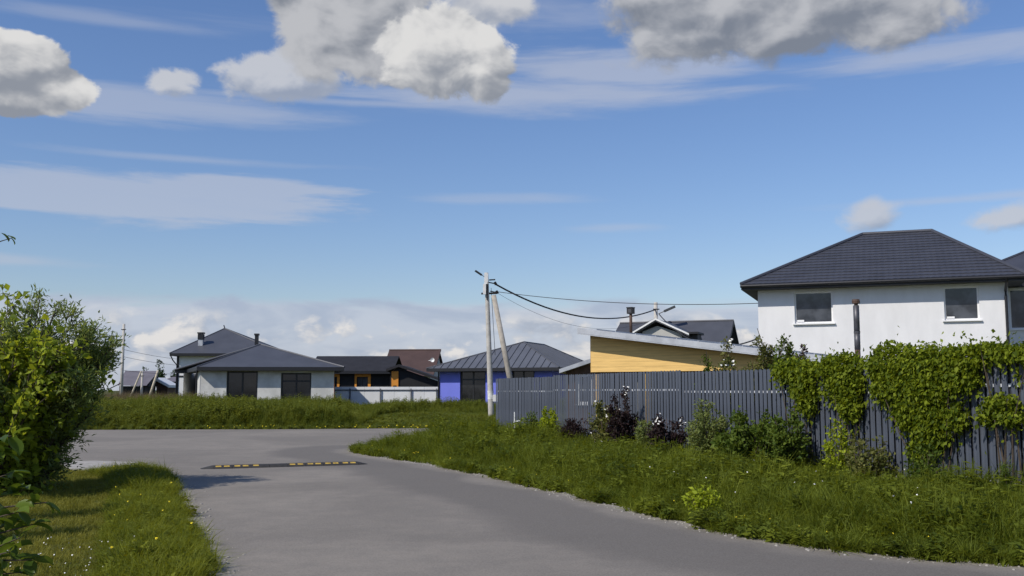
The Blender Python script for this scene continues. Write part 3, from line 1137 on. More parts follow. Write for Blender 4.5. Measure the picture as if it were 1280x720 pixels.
# ------------------------------------------------------------------ grey rendered bungalow
def grey_house():
    ze = 2.95
    c = G(246, 458.5, ze)
    fr = Frame(c, R(4))
    root = empty('grey_house', (c.x, c.y, 0), R(4))
    tag(root, 'grey rendered bungalow with dark pyramid roof and tall dark windows', 'house')
    We = fr.x(430)
    tip = G(230, 463, ze)
    tl = fr.local(tip)
    De = 8.6
    eave = [(0, 0), (We, 0), (We - 1.2, De), (tl.x, De), (tl.x, tl.y)]
    ay = 4.2
    xa, za = fr.px(326, 430.5, ay)
    roof = poly_roof(root, eave, [(xa, ay, za)], ze, 'roof_far', 0.22, 0.06)
    oh = 0.62
    zt = ze - 0.22
    x0, x1 = fr.x(250, oh), fr.x(417.5, oh)
    w1 = (fr.x(283, oh), fr.x(322, oh), 0.2, fr.z(300, 464, oh))
    w2 = (fr.x(351, oh), fr.x(389, oh), 0.2, fr.z(370, 466, oh))
    mb = MB()
    wall_face(mb, x0, x1, 0, zt, [w1, w2], oh, 0.3)
    yy = tl.y + 0.3
    mb.add([(x0, oh, 0), (tl.x + 0.75, yy, 0), (tl.x + 0.75, yy, zt), (x0, oh, zt)], [(3, 2, 1, 0)])
    mb.add([(tl.x + 0.75, yy, 0), (tl.x + 0.75, De - oh, 0), (tl.x + 0.75, De - oh, zt), (tl.x + 0.75, yy, zt)], [(3, 2, 1, 0)])
    mb.add([(x1, oh, 0), (x1 - 1.2, De - oh, 0), (x1 - 1.2, De - oh, zt), (x1, oh, zt)], [(0, 1, 2, 3)])
    mb.build('wall', 'concrete_wall', root)
    window(root, *w1, oh, 0.3, 'dark_frame', 'glass_dark', 0.10, mull=[(w1[0] + w1[1]) / 2])
    window(root, *w2, oh, 0.3, 'dark_frame', 'glass_dark', 0.10, mull=[(w2[0] + w2[1]) / 2], trans=[w2[3] - 0.5])
    for xx, yo in ((fr.x(246, oh), oh - 0.08), (fr.x(242, oh), oh + 0.7)):
        MB().tube([(xx, yo, zt), (xx, yo, 0.1)], 0.06, 6).build('downpipe', 'fascia', root)
    xs, ys = fr.x(319.5, 5.6), 5.6
    z1 = fr.z(319.5, 417, 5.6)
    ch = MB()
    ch.box(xs - 0.11, xs + 0.11, ys - 0.11, ys + 0.11, ze + 0.3, z1 - 0.12)
    ch.box(xs - 0.15, xs + 0.15, ys - 0.15, ys + 0.15, z1 - 0.12, z1)
    ch.build('chimney', 'fascia', root)


grey_house()


# ------------------------------------------------------------------ white two-storey house farther off
def far_white_house():
    ze = 4.75
    Y = G(212, 441.5, ze).y
    c = G(212, 441.5, ze)
    fr = Frame(c, R(3))
    root = empty('gable_end_house', (c.x, c.y, 0), R(3))
    root.name = 'far_white_house'
    tag(root, 'white house with dark pyramid roof and corner boards behind the grey bungalow', 'house')
    We = fr.x(352)
    ay = We / 2
    xa, za = fr.px(281, 410.5, ay)
    eave = [(0, 0), (We, 0), (We, We), (0, We)]
    poly_roof(root, eave, [(xa, ay, za)], ze, 'roof_far', 0.22, 0.06)
    oh = 0.72
    zt = ze - 0.22
    x1 = We - oh
    x0 = fr.x(221.5, oh)
    mb = MB()
    wall_face(mb, x0, x1, 0, zt, [], oh)
    mb.add([(x0, oh, 0), (x0, We - oh, 0), (x0, We - oh, zt), (x0, oh, zt)], [(3, 2, 1, 0)])
    mb.add([(x1, oh, 0), (x1, We - oh, 0), (x1, We - oh, zt), (x1, oh, zt)], [(0, 1, 2, 3)])
    mb.build('wall', 'far_white', root)
    MB().box(x0 - 0.10, x0 + 0.10, oh - 0.04, oh + 0.3, 0, zt).build('corner_board', 'fascia', root)
    zb = fr.z(230, 470.5, oh)
    MB().box(x0 + 0.1, x1, oh - 0.035, oh + 0.05, zb - 0.07, zb + 0.07).build('band_board', 'fascia', root)
    ys = 1.6
    xs = fr.x(249.5, ys)
    zc = ze + (za - ze) * ys / ay
    z1 = fr.z(249.5, 415.5, ys)
    MB().box(xs - 0.2, xs + 0.2, ys - 0.2, ys + 0.2, zc - 0.2, zc + 0.45).build('chimney_base', 'galv', root)
    ch = MB()
    ch.box(xs - 0.24, xs + 0.24, ys - 0.24, ys + 0.24, zc + 0.45, z1 - 0.15)
    ch.box(xs - 0.28, xs + 0.28, ys - 0.28, ys + 0.28, z1 - 0.12, z1)
    ch.build('chimney', 'fascia', root)
    fin = MB()
    fin.tube([(xa, ay, za), (xa - 0.1, ay, za + 0.3)], 0.05, 5)
    fin.build('finial', 'fascia', root)
    MB().tube([(0.05, -0.02, ze - 0.1), (0.2, oh * 0.5, ze - 0.6), (x0 - 0.06, oh - 0.1, ze - 1.0), (x0 - 0.06, oh - 0.1, 0.2)], 0.05, 6).build('downpipe', 'fascia', root)


far_white_house()


# ------------------------------------------------------------------ black house with orange window surrounds, brown roofed house behind
def black_house():
    p = D(415, 470, 74.0)
    fr = Frame((p.x, p.y), 0.0)
    root = empty('black_house', (p.x, p.y, 0), 0)
    tag(root, 'low black boarded house with orange window surrounds', 'house')
    xL, xM, xR = fr.x(392), fr.x(484), fr.x(552)
    zt = fr.z(440, 463)
    zr = fr.z(440, 445, 3.0)
    holes = []
    wins = []
    for (a, b, c, d) in ((446, 460, 486, 471), (418, 421.5, 478, 471)):
        wins.append((fr.x(a), fr.x(b), 0.4 if a > 440 else fr.z(a, c), fr.z(a, d)))
    wg = (fr.x(492), fr.x(495.5), 0.4, fr.z(493, 477))
    mb = MB()
    wall_face(mb, xL, xM + 0.3, 0, zt, wins, 0, 0.15)
    mb.build('wall', 'black_wall', root)
    for w, o in zip(wins, ((443.5, 463.5, 465, 0), (416.5, 424.5, 464.5, 0))):
        window(root, *w, 0.0, 0.15, 'dark_frame', 'glass', 0.07, mull=[(w[0] + w[1]) / 2] if w[1] - w[0] > 0.5 else [])
        oa, ob, oz = fr.x(o[0]), fr.x(o[1]), fr.z(o[0], o[2])
        sr = MB()
        sr.box(oa, w[0] - 0.002, -0.09, 0.0, 0.1, oz).box(w[1] + 0.002, ob, -0.09, 0.0, 0.1, oz).box(w[0] - 0.002, w[1] + 0.002, -0.088, 0.0, w[3] + 0.002, oz - 0.001)
        sr.build('window_surround', 'orange', root)
    # long roof
    rf = MB()
    rf.add([(xL - 0.4, -0.55, zt - 0.05), (xM + 0.5, -0.55, zt - 0.05), (xM + 0.5, 3.2, zr), (xL - 0.4, 3.2, zr), (xL - 0.4, 7, zt), (xM + 0.5, 7, zt)],
           [(0, 1, 2, 3), (3, 2, 5, 4)])
    roof = rf.build('roof', 'roof_black', root)
    MB().box(xL - 0.4, xM + 0.5, -0.58, -0.55, zt - 0.26, zt - 0.045).build('fascia', 'fascia', roof)
    # front wing under an asymmetric gable
    zpk, xpk = fr.z(499, 457, -2.0), fr.x(499, -2.0)
    zE = fr.z(548, 474, -2.0)
    xa, xb = fr.x(485, -2.0), fr.x(556, -2.0)
    zA = fr.z(485, 462, -2.0)
    zBv = zE - (zpk - zE) * (xb - fr.x(548, -2.0)) / (fr.x(548, -2.0) - xpk)
    wg = (fr.x(491.5, -2), fr.x(496, -2), 0.4, fr.z(493, 478, -2))
    w_ = MB()
    zlow = min(zA, zBv) - 0.25
    wall_face(w_, xa + 0.15, xb - 0.1, 0, zlow, [(wg[0], wg[1], wg[2], min(wg[3], zlow - 0.05))], -2.0, 0.15)
    w_.prism([(xa + 0.15, zlow), (xb - 0.1, zlow), (xb - 0.1, zBv - 0.12), (xpk, zpk - 0.15), (xa + 0.15, zA - 0.12)], 'y', -2.0, -1.9)
    w_.add([(xa + 0.15, -2, 0), (xa + 0.15, 0, 0), (xa + 0.15, 0, zlow), (xa + 0.15, -2, zlow)], [(3, 2, 1, 0)])
    w_.build('wing_wall', 'black_wall', root)
    window(root, wg[0], wg[1], wg[2], min(wg[3], zlow - 0.05), -2.0, 0.15, 'dark_frame', 'glass', 0.05)
    oa, ob, oz = fr.x(489.5, -2), fr.x(498, -2), fr.z(493, 464, -2)
    zh = min(wg[3], zlow - 0.05)
    MB().box(oa, wg[0] - 0.002, -2.09, -2.003, 0.1, oz).box(wg[1] + 0.002, ob, -2.09, -2.003, 0.1, oz).box(wg[0] - 0.002, wg[1] + 0.002, -2.088, -2.003, zh + 0.002, oz - 0.001).build('window_surround', 'orange', root)
    r2 = MB()
    for (x0, z0, x1, z1) in ((xa - 0.1, zA - 0.04, xpk, zpk), (xpk, zpk, xb + 0.2, zBv - 0.03)):
        r2.prism([(x0, z0 - 0.10), (x1, z1 - 0.10), (x1, z1 + 0.08), (x0, z0 + 0.08)], 'y', -2.5, 5.0)
    r2.build('wing_roof', 'roof_black', root)


black_house()


def brown_roof_house():
    p = D(483, 470, 92.0)
    fr = Frame((p.x, p.y), R(-6))
    root = empty('brown_roofed_house', (p.x, p.y, 0), R(-6))
    tag(root, 'house with brown metal gable roof behind the black house', 'house')
    x0, x1 = fr.x(481), fr.x(541)
    z0 = fr.z(483, 466)
    zk = fr.z(510, 437.5, 3.4)
    d = 3.4
    slope = MB()
    slope.add([(x0 - 0.3, -0.5, z0 - 0.3), (x1, -0.5, z0 - 0.3), (x1, d, zk), (fr.x(486, d), d, zk)], [(0, 1, 2, 3)])
    slope.add([(x0, 2 * d + 0.5, z0 - 0.3), (x1, 2 * d + 0.5, z0 - 0.3), (x1, d, zk), (fr.x(486, d), d, zk)], [(3, 2, 1, 0)])
    slope.add([(x0 - 0.3, -0.5, z0 - 0.3), (fr.x(486, d), d, zk), (x0, 2 * d + 0.5, z0 - 0.3)], [(0, 1, 2)])
    slope.build('roof', 'roof_brown', root)
    MB().tube([(fr.x(486, d), d, zk), (x1 + 0.05, d, zk)], 0.09, 6).build('ridge_cap', 'roof_brown', root)
    w = MB()
    w.box(x0 + 0.2, x1 - 0.3, 0.1, 2 * d - 0.1, 0, z0 - 0.05)
    w.prism([(-0.2, z0 - 0.4), (2 * d + 0.2, z0 - 0.4), (d, zk - 0.15)], 'x', x1 - 0.35, x1 - 0.2)
    w.build('wall', 'grey_gable', root)
    MB().beam((x1 + 0.05, -0.6, z0 - 0.35), (x1 + 0.05, d, zk + 0.02), 0.2, 0.14).build('barge_board', 'roof_brown', root)
    # satellite dish on the gable
    xs, zs = fr.px(541, 450, 0.4)
    n = 10
    mb = MB()
    for rr, yy in ((0.0, 0.0), (0.22, -0.03), (0.40, -0.10)):
        pass
    vs = [(xs, 0.3, zs)] + [(xs + 0.2 * math.cos(2 * math.pi * k / n), 0.2, zs + 0.2 * math.sin(2 * math.pi * k / n)) for k in range(n)]
    mb.add(vs, [(0, 1 + (k + 1) % n, 1 + k) for k in range(n)])
    mb.tube([(xs, 0.3, zs), (xs - 0.4, 0.5, zs - 0.05)], 0.03, 5)
    mb.build('satellite_dish', 'paint_white', root)


brown_roof_house()


# white sheet fence in front of the black house
def white_fence():
    p = D(418, 490, 69.0)
    fr = Frame((p.x, p.y), 0)
    root = empty('white_sheet_fence', (p.x, p.y, 0), 0)
    tag(root, 'low white sheet fence with thin dark rail before the black house', 'fence')
    x1 = fr.x(549)
    zt = fr.z(480, 483.5)
    n = 7
    w = x1 / n
    for i in range(n):
        MB().box(i * w + 0.006, (i + 1) * w - 0.006, 0, 0.03, 0.2, zt).build('panel', 'white_sheet', root)
    zr = fr.z(480, 487.5)
    MB().box(0, x1, -0.05, -0.003, zr - 0.04, zr + 0.03).build('rail', 'post', root)
    for x in (fr.x(438), fr.x(476), fr.x(514), fr.x(546)):
        MB().box(x - 0.035, x + 0.035, -0.11, -0.054, 0, zr + 0.1).build('post', 'post', root)


white_fence()


# ------------------------------------------------------------------ cross-gabled house behind the carport
def gabled_house():
    p = D(775, 440, 62.0)
    ang = R(-21)
    fr = Frame((p.x, p.y), ang)
    root = empty('cross_gabled_house', (p.x, p.y, 0), ang)
    tag(root, 'grey house with dark cross gabled roof beyond the yellow shed', 'house')
    dr = 4.0
    x0, zk = fr.px(775, 404, dr)
    x1 = fr.px(917, 401, dr)[0]
    ze = 3.0
    rf = MB()
    rf.add([(x0 - 0.5, -0.6, ze - 0.2), (x1 - 0.0, -0.6, ze - 0.2), (x1 - 0.0, dr, zk), (x0, dr, zk), (x0 - 0.5, 2 * dr + 0.6, ze - 0.2), (x1, 2 * dr + 0.6, ze - 0.2)],
           [(0, 1, 2, 3), (3, 2, 5, 4)])
    roof = rf.build('roof', 'roof_far', root)
    MB().tube([(x0, dr, zk), (x1, dr, zk)], 0.08, 6).build('ridge_cap', 'roof_far', roof)
    w = MB()
    w.box(x0 + 0.1, x1 - 0.5, 0.1, 2 * dr - 0.1, 0, ze - 0.1)
    w.prism([(0.1, ze - 0.1), (2 * dr - 0.1, ze - 0.1), (dr, zk - 0.2)], 'x', x1 - 0.7, x1 - 0.5)
    w.build('wall', 'grey_gable', root)
    MB().prism([(-0.6, ze - 0.32), (dr, zk - 0.16), (2 * dr + 0.6, ze - 0.32), (2 * dr + 0.6, ze - 0.2), (dr, zk - 0.01), (-0.6, ze - 0.2)], 'x', x1 - 0.05, x1 + 0.03).build('barge_board', 'fascia', root)
    # front gable
    yg = -1.6
    xp, zp = fr.px(819.5, 399.5, yg)
    xl, zl = fr.px(791, 416.5, yg)
    xr, zr = fr.px(857, 416.5, yg)
    sl, sr = (zp - zl) / (xp - xl), (zp - zr) / (xr - xp)
    xl2, zl2 = xl - 0.5, zl - 0.5 * sl
    xr2, zr2 = xr + 0.2, zr - 0.2 * sr
    gr = MB()
    for (xa, za, xb, zb) in ((xl2, zl2, xp, zp), (xp, zp, xr2, zr2)):
        gr.prism([(xa, za - 0.10), (xb, zb - 0.10), (xb, zb + 0.06), (xa, za + 0.06)], 'y', yg, dr)
    gr.build('gable_roof', 'roof_far', root)
    vb = MB()
    for (xa, za, xb, zb) in ((xl2, zl2, xp, zp), (xp, zp, xr2, zr2)):
        vb.prism([(xa, za - 0.02), (xb, zb - 0.02), (xb, zb + 0.085), (xa, za + 0.085)], 'y', yg - 0.05, yg - 0.004)
    vb.build('verge_board', 'paint_white', root)
    wl = MB()
    wl.prism([(xl + 0.5, 0), (xr - 0.3, 0), (xr - 0.3, zr + 0.0), (xp, zp - 0.35), (xl + 0.5, zl + 0.1)], 'y', yg + 0.4, yg + 0.5)
    wl.build('gable_wall', 'grey_gable', root)
    # little canopy with dark underside beside the gable
    xc0, zc0 = fr.px(851, 418, -1.2)
    xc1, _ = fr.px(874, 418, -1.2)
    MB().box(xc0, xc1, -1.6, 0.4, zc0, zc0 + 0.12).box(xc0 + 0.1, xc1 - 0.1, -1.2, 0.0, zc0 - 0.5, zc0 - 0.003).build('porch_canopy', 'fascia', root)


gabled_house()


# ------------------------------------------------------------------ dark barn and small sheds far left
def barn():
    p = D(157, 486, 105.0)
    fr = Frame((p.x, p.y), R(10))
    root = empty('far_barn', (p.x, p.y, 0), R(10))
    tag(root, 'barn with weathered mauve roof and dark gable beyond the leaning timbers', 'barn')
    x0, x1 = fr.x(148), fr.x(184)
    dr = 3.2
    zk = fr.z(175, 463.5, dr)
    ze = fr.z(170, 482)
    MB().add([(x0, -0.4, ze), (x1, -0.4, ze), (x1 + 0.6, dr, zk), (x0, dr, zk), (x0, 2 * dr, ze), (x1, 2 * dr, ze)], [(0, 1, 2, 3), (3, 2, 5, 4)]).build('roof', 'roof_mauve', root)
    w = MB()
    w.box(x0 + 0.1, x1 - 0.2, 0.0, 2 * dr - 0.2, 0, ze - 0.05)
    w.prism([(0.0, ze - 0.1), (2 * dr - 0.2, ze - 0.1), (dr, zk - 0.1)], 'x', x1 - 0.1, x1 + 0.1)
    w.build('wall', 'black_wall', root)
    # small shed with a bright metal roof
    p = D(199, 484, 110.0)
    r2 = empty('metal_roof_shed', (p.x, p.y, 0), 0)
    f2 = Frame((p.x, p.y), 0)
    tag(r2, 'small shed with bright sloping metal roof beside the barn', 'shed')
    a, b = f2.px(194, 473.5), f2.px(212, 483)
    MB().prism([(a[0], a[1] - 0.12), (b[0], b[1] - 0.12), (b[0], b[1] + 0.15), (a[0], a[1] + 0.15)], 'y', -0.3, 3).build('roof', 'paint_white', r2)
    MB().prism([(a[0] + 0.2, 0), (b[0] - 0.2, 0), (b[0] - 0.2, b[1] - 0.05), (a[0] + 0.2, a[1] - 0.3)], 'y', 0.0, 2.8).build('wall', 'brown_wall', r2)
    # dark low house
    p = D(205, 484, 125.0)
    r3 = empty('low_dark_house', (p.x, p.y, 0), 0)
    f3 = Frame((p.x, p.y), 0)
    tag(r3, 'low dark roofed house far behind the metal roof shed', 'house')
    x0, x1 = f3.x(200), f3.x(232)
    zt, zk = f3.z(210, 477), f3.z(210, 471, 3)
    MB().box(x0 + 0.3, x1 - 0.3, 0, 6, 0, zt).build('wall', 'brown_wall', r3)
    MB().add([(x0, -0.4, zt), (x1, -0.4, zt), (x1 - 0.5, 3, zk), (x0 + 0.5, 3, zk), (x0, 6.4, zt), (x1, 6.4, zt)], [(0, 1, 2, 3), (3, 2, 5, 4), (0, 3, 4), (1, 5, 2)]).build('roof', 'roof_mauve', r3)


barn()


# ------------------------------------------------------------------ poles and cables
def lamp_head(parent, p, d, s=1.0):
    p, d = Vector(p), Vector(d).normalized()
    MB().tube([p, p + d * 0.35 * s], 0.025 * s, 6).build('lamp_arm', 'lamp', parent)
    q = p + d * 0.32 * s
    MB().beam(q, q + d * 0.62 * s, 0.26 * s, 0.10 * s).build('lamp_head', 'lamp', parent)


def main_pole():
    b = D(614.5, 527, 47.5)
    b.z = 0.0
    top = D(608, 341, 47.5)
    root = empty('utility_pole', (b.x, b.y, 0))
    tag(root, 'grey concrete utility pole with leaning strut and lamp beside the fence end', 'pole')
    t = top - Vector((b.x, b.y, 0))
    n = 10
    pts = [t * (k / n) for k in range(n + 1)]
    MB().tube([Vector((0, 0, -0.3))] + pts[1:], [0.155 - 0.006 * k for k in range(n + 1)], 10).build('shaft', 'concrete', root, True)
    zz = D(614, 499, 47.5).z
    pw = t * (zz / t.z)
    MB().tube([pw, pw + t.normalized() * 0.40], 0.152, 10, cap=False).build('painted_band', 'pale_paint', root, True)
    st = D(617, 369, 47.5) - Vector((b.x, b.y, 0))
    base = D(645, 512, 47.5) - Vector((b.x, b.y, 0))
    d = (base - st)
    end = st + d * ((-0.2 - st.z) / d.z)
    MB().tube([st, end], [0.12, 0.155], 10).build('strut', 'strut', root, True)
    zb = D(609, 367, 47.5).z
    pb = t * (zb / t.z)
    MB().tube([pb - Vector((0.28, 0, 0)), pb + Vector((0.45, 0, 0.02))], 0.05, 6).build('strut_clamp', 'dark_metal', root)
    MB().tube([pb + Vector((0.0, -0.14, -0.3)), pb + Vector((0.02, -0.14, 0.55))], 0.035, 6).build('bracket', 'dark_metal', root)
    pt = t * 0.985
    lamp_head(root, pt + Vector((-0.06, -0.05, -0.12)), (-0.85, -0.25, 0.55), 0.62)
    MB().box(pt.x - 0.16, pt.x - 0.02, -0.22, -0.11, pt.z - 0.95, pt.z - 0.45).build('junction_box', 'porcelain', root)
    MB().box(pt.x - 0.10, pt.x + 0.08, -0.17, -0.10, pt.z - 0.45, pt.z + 0.05).build('cover_plate', 'porcelain', root)
    for (px_, py_) in ((618.5, 354.5), (620.5, 365.5)):
        q = D(px_, py_, 47.5) - Vector((b.x, b.y, 0))
        mb = MB()
        mb.tube([q + Vector((-0.30, 0, 0.06)), q], 0.03, 6)
        mb.tube([q + Vector((0, -0.05, 0.07)), q + Vector((0.06, 0.0, -0.05))], [0.06, 0.07], 8)
        mb.build('insulator', 'dark_metal', root)
    q = D(616.5, 349.5, 47.5) - Vector((b.x, b.y, 0))
    MB().tube([q + Vector((-0.2, 0, -0.02)), q + Vector((0.1, 0, 0.0))], 0.035, 6).build('hook', 'dark_metal', root)
    q = D(617.5, 497, 47.5) - Vector((b.x, b.y, 0))
    MB().box(q.x - 0.05, q.x + 0.16, -0.16, -0.02, q.z - 0.18, q.z + 0.14).build('meter_box', 'porcelain', root)
    MB().tube([t * 0.9 + Vector((0.2, 0.1, 0)), t * 0.45 + Vector((0.28, 0.1, 0))], 0.012, 5).build('down_wire', 'wire', root)


main_pole()


def plain_pole(px_, ytop, Y, label, lamp=None, r=0.13, arm=None, lean=0.0):
    top = D(px_, ytop, Y)
    root = empty('utility_pole', (top.x, Y, 0))
    tag(root, label, 'pole')
    MB().tube([(lean, 0, -0.3), (0, 0, top.z)], [r, r * 0.72], 8).build('shaft', 'concrete', root, True)
    MB().tube([(-0.18, -0.1, top.z - 0.45), (0.22, -0.1, top.z - 0.45)], 0.04, 6).build('bracket', 'dark_metal', root)
    if lamp:
        lamp_head(root, (0.15, -0.1, top.z - 0.75), lamp, 1.25)
    return top


P2 = plain_pole(819.5, 378, 64.0, 'concrete lamp pole rising behind the yellow shed roof', (0.8, -0.2, 0.35), 0.17)
P3 = plain_pole(155, 405, 82.0, 'concrete pole standing behind the willow shrub', None, 0.15)
P4 = plain_pole(178, 464, 98.0, 'short pale pole in front of the far barn', None, 0.14)


def timber(name, pa, pb, Y, label, r=0.08):
    a, b = D(*pa, Y), D(*pb, Y)
    b2 = a + (b - a) * (a.z / max(0.1, a.z - b.z))
    o = MB().tube([Vector((0, 0, 0)), b2 - a], [r * 0.8, r], 7).build(name, 'wood_pale', None, True)
    o.location = a
    tag(o, label, 'timber')


timber('leaning_timber', (176.5, 464), (169, 482), 97.5, 'pale timber strut leaning on the short pole before the barn', 0.10)
timber('leaning_timber', (197.5, 463), (190, 486), 97.0, 'long pale timber leaning beside the barn gable', 0.13)


def cable(name, pts, r, label, sag=0.0):
    a, b = Vector(pts[0]), Vector(pts[1])
    n = 20
    loc = a.copy()
    path = []
    for k in range(n + 1):
        t = k / n
        p = a.lerp(b, t)
        p.z -= 4 * sag * t * (1 - t)
        path.append(p - loc)
    o = MB().tube(path, r, 6).build(name, 'wire', None, True)
    o.location = loc
    tag(o, label, 'cable', 'overhead cables')


cable('overhead_cable', (D(619, 355, 47.5), D(819, 387, 63.9)), 0.040, 'thick sagging overhead cable from the strutted pole to the lamp pole', 1.05)
cable('overhead_cable', (D(620.5, 365.5, 47.5), D(819, 398, 63.9)), 0.007, 'thin overhead wire below the thick sagging cable', 1.15)
hp = white_fr.world(-0.02, 4.0, 0)
hz = D(950, 378.5, hp.y).z
cable('overhead_cable', (D(620, 364.5, 47.5), Vector((hp.x, hp.y, hz))), 0.016, 'thin straight wire from the strutted pole to the white house', 0.28)
hz2 = D(950, 419, hp.y + 1).z
cable('overhead_cable', (D(824, 393, 63.9), Vector((hp.x + 0.05, hp.y + 0.8, hz2))), 0.032, 'cable dropping from the lamp pole to the white house wall', 1.15)
for k, (ya, yb) in enumerate(((437, 446), (446, 452), (463, 456))):
    cable('overhead_cable', (D(155, ya, 82.0), D(300, yb + 3, 110.0)), 0.014, ['upper', 'middle', 'lowest'][k] + ' thin wire from the pole behind the willow to the far houses', 0.5)

# white stake by the fence end
sb = G(644, 548)
so = empty('garden_stake', (sb.x, 27.6, 0))
sp = D(643, 515, 27.6)
so.location = (sp.x, 27.6, 0)
MB().box(-0.012, 0.012, -0.012, 0.012, 0, sp.z).build('stake', 'paint_white', so)
MB().beam((-0.02, -0.02, sp.z - 0.28), (0.16, -0.03, sp.z - 0.22), 0.05, 0.03).build('crossbar', 'paint_white', so)
tag(so, 'thin white garden stake standing by the fence end', 'stake')


# ------------------------------------------------------------------ vegetation helpers
def unit(a):
    return a / np.maximum(np.linalg.norm(a, axis=1, keepdims=True), 1e-9)


def leaf_mesh(name, P, Dv, L, Wd, mat, parent, rng, fold=0.18, kind='stuff'):
    """many small folded leaves as one mesh"""
    n = len(P)
    Dv = unit(Dv)
    r = rng.normal(size=(n, 3))
    r[:, 2] += 0.8
    S = unit(np.cross(Dv, r))
    Nn = np.cross(S, Dv)
    L = L[:, None]
    Wd = Wd[:, None]
    mid = P + Dv * L * 0.45
    v = np.empty((n, 4, 3))
    v[:, 0] = P
    v[:, 1] = mid + S * Wd * 0.5 + Nn * Wd * fold
    v[:, 2] = P + Dv * L - Nn * L * 0.10
    v[:, 3] = mid - S * Wd * 0.5 + Nn * Wd * fold
    idx = np.arange(n)[:, None] * 4
    tri = np.concatenate([idx + np.array([0, 1, 2]), idx + np.array([0, 2, 3])], 1).reshape(-1)
    me = bpy.data.meshes.new(name)
    me.vertices.add(n * 4)
    me.vertices.foreach_set('co', v.reshape(-1).astype(np.float32))
    me.loops.add(n * 6)
    me.loops.foreach_set('vertex_index', tri.astype(np.int32))
    me.polygons.add(n * 2)
    me.polygons.foreach_set('loop_start', np.arange(0, n * 6, 3, dtype=np.int32))
    me.materials.append(M[mat])
    me.update(calc_edges=True)
    me.validate()
    o = link(name, me, parent)
    if kind:
        o['kind'] = kind
    return o


def blossom_mesh(name, P, size, mat, parent, rng):
    """small five-petalled flower heads as one mesh"""
    mb = MB()
    for p in P:
        nrm = Vector((rng.normal() * 0.5, rng.normal() * 0.5 - 0.5, 0.8)).normalized()
        a = nrm.cross(Vector((1, 0, 0))).normalized()
        b = nrm.cross(a)
        s = size * rng.uniform(0.7, 1.3)
        c = Vector(p)
        ring = [c + (a * math.cos(k * math.pi / 3) + b * math.sin(k * math.pi / 3)) * s * (1.0 if k % 2 else 0.75) for k in range(6)]
        mb.add([c + nrm * s * 0.4] + ring, [(0, 1 + k, 1 + (k + 1) % 6) for k in range(6)])
    o = mb.build(name, mat, parent)
    o['kind'] = 'stuff'
    return o


def shrub(name, label, cat, base, H, Rr, mat, seed, stems=14, twigs=9, leaves=12, L=0.06, aspect=0.5, upright=0.6,
          group=None, bark='bark', low=0.12, squash=(1, 1), droop=0.1, flowers=None, lean=(0, 0), taper=1.0, twiglen=0.4, stemname='trunk'):
    rng = np.random.default_rng(seed)
    root = empty(name, base)
    tag(root, label, cat, group)
    st = MB()
    P, Dv = [], []
    tips = []
    for s in range(stems):
        a = rng.uniform(0, 2 * math.pi)
        rr = math.sqrt(rng.uniform(0.0, 1.0))
        hh = H * (1 - 0.45 * rr * rr) * rng.uniform(0.72, 1.0)
        end = np.array([rr * Rr * squash[0] * math.cos(a) + lean[0] * H, rr * Rr * squash[1] * math.sin(a) + lean[1] * H, hh])
        c1 = np.array([end[0] * (0.25 if upright < 0.5 else 0.45), end[1] * (0.25 if upright < 0.5 else 0.45), hh * 0.55])
        b0 = np.array([end[0], end[1], 0]) * 0.10
        path = []
        for k in range(7):
            t = k / 6
            q = (1 - t) ** 2 * b0 + 2 * t * (1 - t) * c1 + t * t * end
            path.append(q + rng.normal(size=3) * 0.012 * H * (k > 0))
        r0 = max(0.006, 0.008 * H)
        st.tube(path, [r0 * (1.05 - 0.13 * k) for k in range(7)], 5)
        pa = np.array(path)
        for w in range(twigs):
            t = low + (1 - low) * rng.uniform(0, 1) ** taper
            f = t * 6
            i = min(5, int(f))
            o = pa[i] + (pa[i + 1] - pa[i]) * (f - i)
            out = np.array([o[0] - lean[0] * o[2], o[1] - lean[1] * o[2], 0])
            out = out / (np.linalg.norm(out) + 1e-6)
            d = rng.normal(size=3) * 0.55 + out * 0.5 + np.array([0, 0, upright])
            d /= np.linalg.norm(d)
            ln = twiglen * Rr * rng.uniform(0.5, 1.2) * (1.15 - 0.5 * t)
            e = o + d * ln
            if e[2] < 0.03:
                e[2] = 0.05
            if leaves > 5:
                st.tube([o, (o + e) / 2 + np.array([0, 0, 0.03 * ln]), e], [r0 * 0.35, r0 * 0.25, r0 * 0.12], 4, cap=False)
            tips.append(e)
            m = leaves
            tt = rng.uniform(0.15, 1.05, m)[:, None]
            pp = o + (e - o) * tt + rng.normal(size=(m, 3)) * L * 0.55
            dd = d + rng.normal(size=(m, 3)) * 0.75
            dd[:, 2] -= droop
            P.append(pp)
            Dv.append(dd)
    st.build(stemname, bark, root)
    P, Dv = np.concatenate(P), np.concatenate(Dv)
    k = P[:, 2] > 0.02
    P, Dv = P[k], Dv[k]
    n = len(P)
    Ls = L * rng.uniform(0.6, 1.25, n)
    leaf_mesh('foliage', P, Dv, Ls, Ls * aspect * rng.uniform(0.8, 1.2, n), mat, root, rng)
    if flowers:
        cnt, size, fm, hmin = flowers
        T = np.array([t for t in tips if t[2] > hmin * H])
        if len(T):
            Q = T[rng.integers(0, len(T), cnt)] + rng.normal(size=(cnt, 3)) * size * 1.4
            Q[:, 1] -= size
            blossom_mesh('blossom', Q, size, fm, root, rng)
    return root


